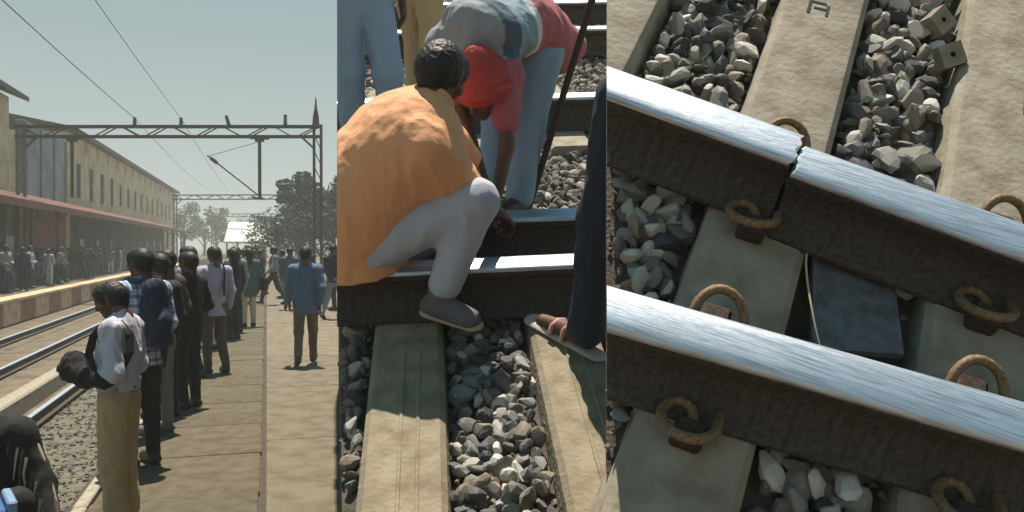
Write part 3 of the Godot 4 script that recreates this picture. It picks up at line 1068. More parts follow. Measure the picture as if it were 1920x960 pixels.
func track_on_second_bank() -> void:
	# rail 1 is broken across: a left and a right length with a gap, the right one a little lower and nearer
	var z1 := func(x: float) -> float: return -0.063 + 0.085 * (x + 0.1)
	rail("rail", "bright-topped rail length that ends at the crack, reaching off to the panel edge", Vector3(-0.70, 0.004, z1.call(-0.70)), Vector3(-0.1145, 0.004, z1.call(-0.1145)), RF, 1.0, "rails with the break", mats.rail_rust_dark, edge_plane(RF, SECOND_EDGE), null, 0.0, 0.010)
	rail("rail", "bright-topped rail length beyond the crack, stepped slightly lower, its edge chipped", Vector3(-0.1025, -0.004, z1.call(-0.1025) + 0.025), Vector3(0.98, -0.002, z1.call(0.98) + 0.025), RF, 1.0, "rails with the break", mats.rail_rust_dark, null, null, 0.010, 0.0)
	rail("rail", "unbroken bright rail lying below the cracked one, wide white top", Vector3(-0.475, 0.004, 0.571), Vector3(0.98, 0.004, 0.463), RF, 1.0, "rails with the break", mats.rail_rust_dark, edge_plane(RF, SECOND_EDGE))
	var ss := [sleeper_thing("pale concrete sleeper only just seen at the upper corner, beyond the cracked rail", RF, -0.755, -1.45, -0.15, 0.26, mats.sleeper, "sleepers under the broken rail", edge_plane(RF, SECOND_EDGE)),
		sleeper_thing("concrete sleeper right under the crack, a clip each side of the rail", RF, -0.139, -1.5, 1.3, 0.265, mats.sleeper, "sleepers under the broken rail"),
		sleeper_thing("concrete sleeper past the white pebble, next to the block with a hole", RF, 0.43, -1.5, 1.3, 0.265, mats.sleeper, "sleepers under the broken rail")]
	for k in [1, 2]:
		var s: Node3D = ss[k]
		var zc: float = -0.1
		var zr: float = z1.call(s.position.x * 0 + [-0.139, 0.43][k - 1])
		var zs: float = 0.571 - 0.074 * ([-0.139, 0.43][k - 1] + 0.475)
		for q in [[zr + 0.112, 0.0, -0.02], [zr - 0.112, PI, 0.0], [zs - 0.112, PI, -0.03], [zs + 0.112, 0.0, -0.02]]:
			clip_on(s, Transform3D(Basis(Vector3.UP, q[1]), Vector3(q[2], 0.006, q[0] - zc)), 1.12)
		for zz in [zr, zs]:
			var b := Buf.new()
			b.bx(Vector3(-0.12, 0.0, zz - zc - 0.10), Vector3(0.12, 0.0035, zz - zc + 0.10))
			put(b, "rubber_pad", mats.black_cloth, s)
	# stencilled strokes, too worn to read
	for q in [[1, -0.045, -0.93, 0.03], [2, 0.06, -0.72, 0.0]]:
		var b := Buf.new()
		for e in [[0.0, 0.0, 0.010, 0.085], [0.028, -0.022, 0.045, 0.009], [0.034, 0.008, 0.040, 0.008], [0.058, 0.012, 0.008, 0.055]]:
			b.bx(Vector3(e[0] - e[2] / 2, -0.001, e[1] - e[3] / 2), Vector3(e[0] + e[2] / 2, 0.0025, e[1] + e[3] / 2))
		put(b, "stencilled_mark", mats.charcoal, ss[q[0]], Transform3D(Basis(Vector3.UP, q[3]), Vector3(q[1], 0.0, q[2] + 0.1)))
	# loose things on the ballast
	var b := Buf.new()
	b.extrude(PackedVector2Array([Vector2(0.0, 0.0), Vector2(0.205, 0.0), Vector2(0.245, 0.215), Vector2(0.05, 0.285), Vector2(0.035, 0.25)]), Vector3(0.018, -0.052, 0.07), Vector3(0.018, -0.030, 0.07), Vector3.RIGHT, Vector3(0, 0.1, 1).normalized())
	tag(put(b, "flat_plate", mat("slate", Color8(104, 106, 112), 0.6, "blotch", 4, 0, 0.2), self, RF), "flat dark grey plate lying on the stones between the two rails", "plate")
	b = Buf.new()
	var ip := []
	var ir := []
	for k in 14:
		var f := k / 13.0
		ip.append(Vector3(-0.010 + 0.085 * f * f, 0.035 + 0.03 * sin(f * PI), 0.12 + 0.27 * f)); ir.append(0.0032 - 0.001 * f)
	b.tube(ip, ir, 6)
	tag(put(b, "dry_stalk", mats.beige_cloth, self, RF), "thin dry stalk bent over the grey plate's edge", "stalk")
	for k in 2:
		var t := thing("drilled_block", ["pale square block with a hole, the one beside the wide sleeper edge", "pale square block with a hole, at the top of the stones"][k], "block", RF * Transform3D(Basis.from_euler(Vector3(0.55, 0.75 + 0.5 * k, 0.25)), [Vector3(0.262, -0.005, -0.862), Vector3(0.215, -0.01, -1.03)][k]), "drilled blocks on the ballast")
		var c := CSGBox3D.new()
		c.size = Vector3(0.072, 0.05, 0.072)
		c.material = mats.sleeper
		c.name = "block_body"
		var h := CSGCylinder3D.new()
		h.radius = 0.0085; h.height = 0.12; h.operation = CSGShape3D.OPERATION_SUBTRACTION; h.name = "hole"; h.material = mats.charcoal
		c.add_child(h)
		t.add_child(c)
	var ws := put(stone_mesh(77), "white_pebble", mat("quartz", Color8(226, 224, 218), 0.6, "stone", 14), self, RF * Transform3D(Basis.from_euler(Vector3(0.3, 0.5, 0.2)).scaled(Vector3(0.07, 0.05, 0.11)), Vector3(0.196, -0.028, 0.655)))
	tag(ws, "white oblong pebble among the dark stones below the unbroken rail", "pebble")


func track_on_first_bank() -> void:
	var rows := [[-0.105, -0.46, 0.75, "near rail over the sleepers, in front of the crouching man in orange"], [-0.560, -0.50, 0.95, "second rail, where the men's hands meet"], [-2.40, -0.70, 1.5, "rail behind the bending man, of the next track"], [-4.50, -0.90, 2.0, "rail near the top of the slope, lower of the two up there"], [-5.85, -1.02, 2.3, "topmost rail of the slope"]]
	for k in rows.size():
		var q: Array = rows[k]
		rail("rail", q[3], Vector3(q[1], 0.002, q[0]), Vector3(q[2], 0.002, q[0]), MF, [0.98, 0.98, 1.05, 1.1, 1.1][k], "rails of the sloping yard", mats.rail_rust_dark, edge_plane(MF, FIRST_EDGE))
	var ss := []
	var labels := ["worn concrete sleeper under the crouching man's grey shoe", "worn concrete sleeper under the sandalled foot"]
	for k in 2:
		var s := sleeper_thing(labels[k], MF, [-0.2365, 0.3335][k], -0.95, 1.22, 0.25, mats.sleeper_old, "sleepers of the sloping yard")
		var zc := (-0.95 + 1.22) * 0.5
		for z in [-0.56 - 0.105]:
			clip_on(s, Transform3D(Basis(Vector3.UP, PI), Vector3(0.02, 0.0, z - zc)), 1.0)
		var b := Buf.new()
		for e in [[-0.012, 0.52], [0.040, 0.46]]:     # shallow casting ridges along the beam
			b.bx(Vector3(e[0] - 0.006, -0.004, 0.20 - zc), Vector3(e[0] + 0.006, 0.005, 1.2 - zc), 0.003)
		put(b, "casting_ridge", mats.sleeper_old, s)
	# sleepers of the tracks further up
	for k in 5:
		var x := -0.47 + 0.58 * k
		sleeper_thing("pale sleeper end of the next track, number %s along the rail from the standing men" % ["one", "two", "three", "four", "five"][k], MF, x, -3.4, -2.0, 0.25, mats.sleeper, "sleepers of the next track")


# ---------- station buildings and overhead line ----------

func windowed_wall(parent: Node3D, x: float, t0: float, t1: float, y0: float, y1: float, wins: Array, m: Material) -> void:
	# wall on the plane x, facing the tracks, with real openings; wins: [centre t, half width, bottom, top]
	var b := Buf.new()
	var t := t0
	for w in wins:
		b.bx(Vector3(x - 0.4, y0, -t), Vector3(x, y1, -(w[0] - w[1])))
		b.bx(Vector3(x - 0.4, y0, -(w[0] - w[1])), Vector3(x, w[2], -(w[0] + w[1])))
		b.bx(Vector3(x - 0.4, w[3], -(w[0] - w[1])), Vector3(x, y1, -(w[0] + w[1])))
		t = w[0] + w[1]
	b.bx(Vector3(x - 0.4, y0, -t), Vector3(x, y1, -t1))
	put(b, "wall", m, parent)
	for w in wins:
		var f := Buf.new()
		f.bx(Vector3(x - 0.16, w[2], -(w[0] - w[1])), Vector3(x - 0.06, w[3], -(w[0] - w[1] + 0.12)))
		f.bx(Vector3(x - 0.16, w[2], -(w[0] + w[1] - 0.12)), Vector3(x - 0.06, w[3], -(w[0] + w[1])))
		f.bx(Vector3(x - 0.16, (w[2] + w[3]) * 0.5 - 0.05, -(w[0] - w[1] + 0.12)), Vector3(x - 0.06, (w[2] + w[3]) * 0.5 + 0.05, -(w[0] + w[1] - 0.12)))
		var fr := put(f, "window", mats.frame_wood, parent)
		f = Buf.new()
		f.bx(Vector3(x - 0.20, w[2], -(w[0] - w[1])), Vector3(x - 0.18, w[3], -(w[0] + w[1])))
		put(f, "pane", mats.window_dark, fr)
		f = Buf.new()
		f.bx(Vector3(x - 0.02, w[2] - 0.12, -(w[0] - w[1] - 0.1)), Vector3(x + 0.10, w[2], -(w[0] + w[1] + 0.1)))
		put(f, "sill", mats.pale_block, fr)


func station_buildings() -> void:
	var A := thing("station_building", "tall cream station block with a dark eave at the edge of the view", "building", ST)
	windowed_wall(A, -13, 18, 50.5, 0, 9.6, [[36.0, 0.7, 5.3, 7.6], [40.0, 0.7, 5.3, 7.6], [44.0, 0.7, 5.3, 7.6], [48.0, 0.7, 5.3, 7.6]], mats.cream_wall)
	var b := Buf.new()
	b.bx(Vector3(-25, 0, -50.1), Vector3(-13.4, 9.6, -50.5))
	put(b, "end_wall", mats.cream_wall, A)
	b = Buf.new()
	b.extrude(PackedVector2Array([Vector2(-12.3, 9.55), Vector2(-12.3, 9.8), Vector2(-19, 12.6), Vector2(-26, 9.8), Vector2(-26, 9.55), Vector2(-19, 12.3)]), Vector3(0, 0, -17), Vector3(0, 0, -51.6), Vector3.RIGHT, Vector3.UP)
	put(b, "roof", mats.roof_dark, A)
	var W := thing("panel_wall", "blue-grey sheet wall between the two cream station blocks", "wall", ST)
	b = Buf.new()
	b.bx(Vector3(-13.2, 3.8, -52.4), Vector3(-12.75, 8.7, -62.6), 0.03)
	put(b, "sheet", mats.blue_grey, W)
	for k in 4:
		b = Buf.new()
		b.bx(Vector3(-12.745, 3.9, -52.6 - 3.2 * k), Vector3(-12.66, 8.6, -52.75 - 3.2 * k))
		put(b, "batten", mats.pole_pale, W)
	b = Buf.new()
	b.bx(Vector3(-13.2, 0, -52.4), Vector3(-12.8, 3.8, -62.6))
	put(b, "base_wall", mats.pink_wall, W)
	var B := thing("station_building", "long cream two-storey station block with a row of windows and sloping eave line", "building", ST)
	var wins := []
	for k in 14:
		wins.append([67.8 + 4.6 * k, 0.85 if k < 4 else 0.8, 5.2 if k < 4 else 5.5, 7.7 if k < 4 else 7.4])
	windowed_wall(B, -13, 64.5, 135.3, 0, 9.6, wins, mats.cream_wall)
	b = Buf.new()
	b.bx(Vector3(-24, 0, -64.5), Vector3(-13.4, 9.6, -64.9))
	put(b, "end_wall", mats.cream_wall, B)
	b = Buf.new()
	b.bx(Vector3(-24, 0, -134.9), Vector3(-13.4, 9.6, -135.3))
	put(b, "end_wall", mats.cream_wall, B)
	b = Buf.new()
	b.extrude(PackedVector2Array([Vector2(-12.4, 9.55), Vector2(-12.4, 9.85), Vector2(-18.5, 11.0), Vector2(-25, 9.85), Vector2(-25, 9.55), Vector2(-18.5, 10.7)]), Vector3(0, 0, -63.8), Vector3(0, 0, -136), Vector3.RIGHT, Vector3.UP)
	put(b, "roof", mats.roof_dark, B)
	for k in 16:
		b = Buf.new()
		b.bx(Vector3(-13.0, 8.6, -65.4 - 4.6 * k), Vector3(-12.85, 9.5, -65.7 - 4.6 * k))
		put(b, "eave_bracket", mats.pale_block, B)
	var C := thing("platform_canopy", "long brick-red canopy roof over the opposite platform", "canopy", ST)
	b = Buf.new()
	b.extrude(PackedVector2Array([Vector2(-9.5, 3.42), Vector2(-9.5, 3.62), Vector2(-12.74, 4.62), Vector2(-12.74, 4.45)]), Vector3(0, 0, -20), Vector3(0, 0, -121), Vector3.RIGHT, Vector3.UP)
	put(b, "roof", mats.roof_red, C)
	b = Buf.new()
	b.bx(Vector3(-9.47, 3.36, -20), Vector3(-9.40, 3.66, -121))
	put(b, "fascia", mats.roof_red, C)
	for k in 20:
		b = Buf.new()
		b.bar(Vector3(-10.2, 0, -23 - 5.0 * k), Vector3(-10.2, 3.6, -23 - 5.0 * k), 0.16, 0.16)
		b.bar(Vector3(-10.2, 2.9, -23 - 5.0 * k), Vector3(-9.7, 3.45, -23 - 5.0 * k), 0.08, 0.08)
		put(b, "post", mats.grey_wall, C)
	b = Buf.new()
	b.bx(Vector3(-13.0, 0.0, -24), Vector3(-12.97, 4.40, -52))
	b.bx(Vector3(-13.0, 0.0, -65), Vector3(-12.97, 4.40, -121))
	put(b, "lower_wall", mats.grey_wall, C)  # grey-green sheet over the cream wall, canopy shade darkened into its colour
	for k in 16:
		b = Buf.new()
		b.bx(Vector3(-12.968, 0.0, -25.5 - 6.0 * k), Vector3(-12.93, 2.3, -27.0 - 6.0 * k))
		put(b, "doorway", mats.window_dark, C)
	var S := thing("white_shelter", "white sloping shelter roof far along the platforms", "shelter", ST)
	b = Buf.new()
	b.extrude(PackedVector2Array([Vector2(-92, 2.1), Vector2(-92, 2.25), Vector2(-104, 4.6), Vector2(-104, 4.45)]), Vector3(-4.2, 0, 0), Vector3(1.3, 0, 0), Vector3(0, 0, 1), Vector3.UP)
	put(b, "roof", mats.white_roof, S)
	for x in [-4.0, -1.2, 1.1]:
		b = Buf.new()
		b.bar(Vector3(x, 0 if x > -1.3 else -0.9, -94), Vector3(x, 2.4, -94), 0.15, 0.15)
		put(b, "post", mats.pole_pale, S)


func gantry(label: String, a: Vector3, c: Vector3, detail: bool, group: String) -> void:
	var root := thing("wire_gantry", label, "gantry", ST, group)
	var d := (c - a).normalized()
	var up := Vector3.UP
	var yt := 7.50
	var yb := 7.02
	var w := 0.17
	for q in [[yt, "top_chord"], [yb, "bottom_chord"]]:
		var b := Buf.new()
		for s in [-0.22, 0.22]:
			var o: Vector3 = d.cross(up) * s
			b.bar(a + up * q[0] + o, c + up * q[0] + o, w * 0.6, w * 0.55)
		put(b, q[1], mats.gantry, root)
	var n := 12
	for k in n:
		var b := Buf.new()
		var p := a.lerp(c, (k + 0.5) / n)
		for s in [-0.22, 0.22]:
			b.bar(p + up * yb + d.cross(up) * s - d * (0.45 if k % 2 else -0.45), p + up * yt + d.cross(up) * s + d * (0.45 if k % 2 else -0.45), 0.05, 0.05)
		put(b, "lattice_brace", mats.gantry, root)
	for e in [[c, 1.0, mats.gantry], [a, -1.0, mats.pole_pale]]:
		for s in [0.0, 0.34]:
			var b := Buf.new()
			b.bar(e[0] - d * s * e[1], e[0] - d * s * e[1] + up * (yt + 0.1), 0.13, 0.13)
			put(b, "post", e[2], root)
		for k in 9:
			var b := Buf.new()
			b.bar(e[0] + up * (0.4 + 0.75 * k), e[0] - d * 0.34 * e[1] + up * (1.1 + 0.75 * k), 0.04, 0.04)
			put(b, "post_lacing", e[2], root)
	var b2 := Buf.new()
	b2.bar(c - d * 0.34 + up * 6.45, c - d * 0.95 + up * yb, 0.09, 0.09)
	put(b2, "knee_brace", mats.gantry, root)
	b2 = Buf.new()
	b2.bar(a + d * 0.34 + up * 6.45, a + d * 0.95 + up * yb, 0.09, 0.09)
	put(b2, "knee_brace", mats.gantry, root)
	if not detail:
		return
	var L := c.x - a.x
	for q in [[-8.97, 4.1, 0.14], [-0.31, 4.05, 0.16]]:
		var p: Vector3 = a.lerp(c, (q[0] - a.x) / L)
		var b := Buf.new()
		b.bar(p + up * q[1], p + up * 6.97, q[2], q[2])
		b.bx(p + Vector3(-0.45, 6.90, -0.12), p + Vector3(0.45, 6.985, 0.12))
		b.bx(p + Vector3(-0.22, 6.78, -0.1), p + Vector3(0.22, 6.90, 0.1))
		put(b, "drop_post", mats.gantry, root)
	var foot: Vector3 = a.lerp(c, (-0.31 - a.x) / L) + up * 4.15
	var b3 := Buf.new()
	b3.bar(foot, foot + Vector3(-2.35, 1.85, 0.6), 0.055, 0.055)
	b3.bar(foot + Vector3(-0.35, -0.05, 0), foot + Vector3(0.15, -0.12, 0), 0.09, 0.09)
	put(b3, "bracket_tube", mats.gantry, root)
	b3 = Buf.new()
	b3.tube([foot + Vector3(-1.9, 1.50, 0.48), foot + Vector3(-2.05, 1.62, 0.52), foot + Vector3(-2.2, 1.73, 0.56)], [0.08, 0.09, 0.08], 8)
	put(b3, "bracket_insulator", mats.insulator, root)
	b3 = Buf.new()
	b3.bar(foot + Vector3(-2.3, 1.8, 0.6), foot + Vector3(-0.1, 2.6, 0), 0.025, 0.025)
	put(b3, "stay_wire", mats.wire, root)
	for q in [[-6.07, 0.42, 0.0], [-3.93, 0.40, 0.0], [-1.71, 0.50, -0.14], [0.88, 0.55, 0.0]]:
		var p: Vector3 = a.lerp(c, (q[0] - a.x) / L) + up * (yt + 0.03)
		var pts := []
		var rr := []
		for k in 9:
			pts.append(p + Vector3(q[2] * k / 8.0, q[1] * k / 8.0, 0)); rr.append((0.12 if k % 2 else 0.075) * (1.0 - 0.03 * k))
		var b := Buf.new()
		b.tube(pts, rr, 10)
		put(b, "insulator", mats.insulator, root)
	var b4 := Buf.new()
	var sp: Vector3 = c + up * (yt + 0.05) - d * 0.25
	b4.tube([sp, sp + up * 0.45, sp + up * 0.8, sp + up * 1.35], [0.17, 0.14, 0.07, 0.02], 8)
	put(b4, "finial", mats.gantry, root)


func overhead_line() -> void:
	gantry("dark steel portal over the tracks with insulators on its beam and a hanging post", Vector3(-11.49, 0, -46.01), Vector3(2.53, 0, -41.99), true, "wire gantries over the tracks")
	gantry("hazy steel portal further off, second along the line", Vector3(-10.0, 0, -102.5), Vector3(3.4, 0, -98.2), false, "wire gantries over the tracks")
	gantry("faint steel portal furthest off, third along the line", Vector3(-9.4, 0, -160), Vector3(3.4, 0, -156), false, "wire gantries over the tracks")
	for k in 2:
		var l: float = [-6.07, -3.93][k]
		var z: float = [-44.46, -43.84][k]
		var b := Buf.new()
		var pts := []
		var rr := []
		for q in 25:
			var f := q / 24.0
			pts.append(Vector3(l, 7.9 - 1.0 * f * (1.0 - f), lerpf(z, 6.0, f))); rr.append(0.014 - 0.004 * k)
		b.tube(pts, rr, 6)
		tag(put(b, numbered("overhead_wire"), mats.wire, self, ST), ["overhead wire running up from the first insulator on the beam, the bolder one", "fine overhead wire running up from the second insulator, fading in the sky"][k], "wire", "overhead wires")
		b = Buf.new()
		pts = []
		rr = []
		for q in 21:
			var f := q / 20.0
			pts.append(Vector3(l, 7.9 - 1.2 * f * (1.0 - f), lerpf(z, -100, f))); rr.append(0.012)
		b.tube(pts, rr, 5)
		tag(put(b, numbered("overhead_wire"), mats.wire, self, ST), ["overhead wire from the first insulator away to the second portal", "overhead wire from the second insulator away to the second portal"][k], "wire", "overhead wires")


func tree(label: String, p: Vector3, height: float, width: float, sd: int, tone: Color, group: String, n := 1500) -> void:
	var root := thing("tree", label, "tree", ST * Transform3D(Basis(), p), group)
	var r := RandomNumberGenerator.new()
	r.seed = sd
	var b := Buf.new()
	var top := Vector3(r.randf_range(-0.4, 0.4), height * 0.72, r.randf_range(-0.4, 0.4))
	b.tube([Vector3.ZERO, top * 0.35 + Vector3(0.15, 0, 0), top * 0.7, top], [height * 0.032, height * 0.024, height * 0.015, height * 0.006], 8)
	var lobes := []
	for k in 11:
		var a := TAU * k * 0.382 + r.randf()
		var y := height * lerpf(0.34, 0.90, (k + r.randf()) / 12.0)
		var rad := width * 0.5 * r.randf_range(0.35, 0.85) * (1.15 - 0.75 * absf(y / height - 0.5))
		var q := Vector3(cos(a) * rad, y, sin(a) * rad)
		b.tube([top * clampf(y / height - 0.15, 0.15, 0.95), q * Vector3(0.6, 0.97, 0.6), q], [height * 0.011, height * 0.007, height * 0.003], 6)
		lobes.append([q, width * r.randf_range(0.13, 0.24)])
	put(b, "trunk", mats.bark, root)
	b = Buf.new()
	for k in n:
		var lb: Array = lobes[r.randi() % lobes.size()]
		var dv := Vector3(r.randfn(), r.randfn(), r.randfn()).normalized() * pow(r.randf(), 0.5)
		var q: Vector3 = lb[0] + dv * lb[1] * Vector3(1.15, 0.85, 1.15)
		var s := height * r.randf_range(0.014, 0.034)
		var bs := Basis.from_euler(Vector3(r.randf_range(-1.2, 1.2), r.randf() * TAU, r.randf_range(-1.2, 1.2)))
		var f := r.randf_range(0.6, 1.35)
		b.col = Color(tone.r * f, tone.g * f, tone.b * f)
		b.face([q + bs * Vector3(-s, 0, 0), q + bs * Vector3(0, 0.15 * s, -s * 0.6), q + bs * Vector3(s * 1.1, 0, 0), q + bs * Vector3(0, 0.15 * s, s * 0.6)], bs.y)
	put(b, "crown", mats.leaves, root)


func trees() -> void:
	var g := "trees beyond the platforms"
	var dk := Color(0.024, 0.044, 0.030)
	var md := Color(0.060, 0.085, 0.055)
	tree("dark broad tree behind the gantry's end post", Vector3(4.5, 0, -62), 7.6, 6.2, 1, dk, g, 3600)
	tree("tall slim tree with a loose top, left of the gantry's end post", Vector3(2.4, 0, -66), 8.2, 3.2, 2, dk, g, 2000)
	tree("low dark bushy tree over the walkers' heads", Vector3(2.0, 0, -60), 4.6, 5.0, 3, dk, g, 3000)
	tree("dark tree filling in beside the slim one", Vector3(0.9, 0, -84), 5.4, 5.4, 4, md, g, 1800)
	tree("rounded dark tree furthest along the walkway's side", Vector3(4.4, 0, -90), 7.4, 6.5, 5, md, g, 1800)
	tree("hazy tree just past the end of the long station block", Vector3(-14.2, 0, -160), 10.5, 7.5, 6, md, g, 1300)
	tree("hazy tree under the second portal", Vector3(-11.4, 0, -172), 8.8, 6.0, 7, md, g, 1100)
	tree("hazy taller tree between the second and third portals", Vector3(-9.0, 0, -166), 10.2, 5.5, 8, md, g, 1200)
	tree("hazy low tree left of the white shelter roof", Vector3(-5.8, 0, -175), 7.8, 7.0, 9, md, g, 1100)
	tree("pale far tree right above the white shelter roof", Vector3(-0.6, 0, -190), 8.6, 9.0, 10, md, g, 1100)


# ---------- people ----------

func platform_people() -> void:
	var row := "people waiting along the platform edge"
	# man in the white shirt who holds a black bag in front of him, head bowed, facing the tracks
	var J := stand()
	J.hc = Vector3(0, 1.575, 0.055); J.hf = Vector3(0, -0.42, 1).normalized(); J.hu = Vector3(0, 1, 0.42).normalized()
	J.elL = Vector3(0.25, 1.10, -0.06); J.wrL = Vector3(0.12, 1.06, 0.18); J.hdL = Vector3(-0.5, 0, 0.8).normalized(); J.hpL = Vector3(0, 1, 0); J.htL = Vector3(-0.8, 0, -0.5).normalized()
	J.elR = Vector3(-0.25, 1.10, -0.04); J.wrR = Vector3(-0.12, 1.05, 0.20); J.hdR = Vector3(0.5, 0, 0.8).normalized(); J.hpR = Vector3(0, 1, 0); J.htR = Vector3(0.8, 0, -0.5).normalized()
	var x := at_station(-0.88, 5.75, -102, 0.0, 0.90)
	person("man in white shirt and khaki trousers, head bowed, holding a black bag", x, J, {hair = mats.hair, shirt = mats.white_shirt, sleeve = 0.97, hem = -0.045, pants = mats.khaki, loose = 0.016, shoes = mats.shoe_black, belt = mats.shoe_black, collar = true, fat = 0.012, h = 0.012, hh = 0.007, eyes = true, wr = 0.014}, row)
	var bag := thing("shoulder_bag", "black bag held at the waist of the man in the white shirt", "bag", x)
	var b := Buf.new()
	sdf(b, [pr(Vector3(0.08, 1.13, 0.27), Vector3(0.17, 1.08, 0.15), 0.095, 0.07, 0.05, Vector3(1, 0, 0.3).normalized(), 0.75), pr(Vector3(0.17, 1.08, 0.15), Vector3(0.26, 1.05, -0.02), 0.065, 0.045, 0.05), pr(Vector3(0.06, 1.18, 0.26), Vector3(0.04, 1.12, 0.36), 0.035, 0.03, 0.05), pr(Vector3(-0.12, 1.10, 0.22), Vector3(0.08, 1.10, 0.27), 0.065, 0.075, 0.05, Vector3(0, 1, 0), 0.7)], 0.010, [], 0.016)
	put(b, "bag_body", mats.black_cloth, bag)
	b = Buf.new()
	var lp := []
	for q in [Vector3(0.24, 1.10, 0.07), Vector3(0.195, 1.22, 0.125), Vector3(0.165, 1.34, 0.105), Vector3(0.145, 1.435, 0.03), Vector3(0.14, 1.44, -0.05), Vector3(0.15, 1.36, -0.125), Vector3(0.19, 1.24, -0.14), Vector3(0.225, 1.14, -0.10)]:
		lp.append(q)
	for k in lp.size() - 1:
		b.bar(lp[k], lp[k + 1] + (lp[k + 1] - lp[k]) * 0.08, 0.052, 0.012, Vector3(0.6, 0.3, 1), 0.003)
	put(b, "strap", mats.black_cloth, bag)
	# plaid shirt with backpack
	J = stand()
	J.wrL = Vector3(0.20, 0.93, 0.12); J.hf = Vector3(0.2, -0.1, 1).normalized()
	x = at_station(-0.97, 7.35, -140, 0.0, 1.01)
	person("tall man in a blue and white checked shirt with a backpack", x, J, {hair = mats.hair, shirt = plaid(), sleeve = 0.55, hem = 0.12, pants = mats.black_cloth, shoes = mats.shoe_black, collar = true, fat = 0.01, h = 0.013, hh = 0.009}, row)
	backpack("dark backpack on the back of the man in the checked shirt", x, mats.navy, 0.9)
	# behind him: grey jeans
	J = stand()
	person("young person in a dark jacket and pale washed jeans, half hidden behind the checked shirt", at_station(-0.98, 8.6, -130, 0.0, 0.98), J, {hair = mats.hair, shirt = mats.charcoal, pants = mats.grey_cloth, shoes = mats.shoe_grey, h = 0.016, hh = 0.011}, row)
	# dark suit
	J = stand()
	J.elR = Vector3(-0.26, 1.12, -0.06); J.wrR = Vector3(-0.16, 0.98, 0.16); J.hdR = Vector3(0.6, -0.3, 0.6).normalized()
	var suit := person("man in a black jacket and black trousers, third in the row", at_station(-0.82, 9.85, -125, 0.0, 0.985), J, {hair = mats.hair, shirt = mats.black_cloth, hem = 0.14, pants = mats.black_cloth, shoes = mats.shoe_black, fat = 0.016, h = 0.015, hh = 0.010}, row)
	copy_person(suit, at_station(-1.0, 9.35, -120, 0.0, 1.0), "person in a dark brown coat close behind the black jacket", {shirt = mats.brown_cloth, trousers = mats.black_cloth}, row)
	# lilac shirt
	J = stand()
	J.anR = Vector3(-0.12, 0.085, -0.10); J.toeR = Vector3(-0.15, 0.032, 0.07)
	x = at_station(-0.70, 12.45, -150, 0.0, 1.02)
	var lil := person("man in a lilac shirt with a dark bag strap and grey-brown trousers, in mid-row", x, J, {hair = mats.hair, shirt = mats.lilac, hem = 0.14, pants = mats.brown_cloth, shoes = mats.shoe_black, collar = true, h = 0.017, hh = 0.013}, row)
	b = Buf.new()
	b.bar(Vector3(-0.10, 1.43, -0.09), Vector3(-0.06, 1.05, -0.165), 0.05, 0.012, Vector3(0, 0, 1))
	b.bar(Vector3(-0.10, 1.44, -0.09), Vector3(-0.09, 1.44, 0.07), 0.05, 0.012, Vector3(0, 1, 0))
	tag(put(b, "bag_strap", mats.navy, self, x), "dark strap down the back of the lilac shirt", "strap")
	copy_person(lil, at_station(-1.0, 12.0, -115, 0.0, 1.02), "person in a lilac shirt and dark trousers beside the strapped one", {shirt = mats.lilac, trousers = mats.charcoal}, row)
	# a low-detail standing figure, copied along the row
	J = stand()
	J.wrL = Vector3(0.17, 0.98, 0.16); J.elL = Vector3(0.25, 1.11, -0.02)
	var lowA := person("woman in a dark long top and black trousers, past the lilac shirts", at_station(-0.62, 16.9, -130, 0.0, 1.0), J, {hair = mats.hair, shirt = mats.black_cloth, hem = 0.26, pants = mats.black_cloth, shoes = mats.shoe_black, h = 0.021, hh = 0.018, fat = 0.02, longhair = true}, row)
	copy_person(lowA, at_station(-0.86, 15.4, -110, 0.0, 0.98), "person in a dark top and pale teal trousers, low in the row", {shirt = mats.charcoal, trousers = mats.pale_jeans}, row)
	copy_person(lowA, at_station(-0.62, 18.2, -140, 0.0, 1.02), "person in a grey and white top, past the long dark top", {shirt = mats.grey_cloth, trousers = mats.black_cloth}, row)
	var wom := copy_person(lowA, at_station(-0.38, 19.4, -160, 0.0, 1.0), "woman in a teal top and pale trousers carrying a dark handbag", {shirt = mats.teal, trousers = mats.beige_cloth}, row)
	var hb := thing("handbag", "dark handbag hanging at the side of the woman in the teal top", "bag", wom.transform)
	b = Buf.new()
	b.bx(Vector3(-0.40, 0.78, -0.16), Vector3(-0.26, 1.08, 0.14), 0.04)
	put(b, "bag_body", mats.black_cloth, hb)
	b = Buf.new()
	b.tube([Vector3(-0.33, 1.06, -0.10), Vector3(-0.27, 1.38, -0.06), Vector3(-0.22, 1.46, -0.02), Vector3(-0.27, 1.38, 0.04), Vector3(-0.33, 1.06, 0.09)], [0.014, 0.014, 0.014, 0.014, 0.014], 6)
	put(b, "strap", mats.black_cloth, hb)
	# the man who walks away in the blue shirt
	J = stride(stand(), 0.5)
	J.wrR = Vector3(-0.20, 0.86, -0.02)
	var walk := person("man in a blue shirt walking away down the middle of the platform", at_station(0.55, 12.9, 176, 0.0, 1.02), J, {hair = mats.hair, shirt = mats.blue_shirt, sleeve = 0.9, hem = 0.17, pants = mat("olive_cloth", Color8(104, 90, 70), 0.85, "cloth", 5), shoes = mats.shoe_brown, h = 0.016, hh = 0.012, fat = 0.012}, "people walking on the platform")
	J = stride(stand(), 0.85)
	var str := person("person in a grey top caught in a long stride across the platform", at_station(0.20, 26.6, -80, 0.0, 1.02), J, {hair = mats.hair, shirt = mats.grey_cloth, pants = mats.charcoal, shoes = mats.shoe_black, h = 0.022, hh = 0.018}, "people walking on the platform")
	copy_person(walk, at_station(0.62, 24.4, 175, 0.0, 1.0), "person in dark teal close behind the blue-shirted walker's arm", {shirt = mats.teal, trousers = mats.teal}, "people walking on the platform")
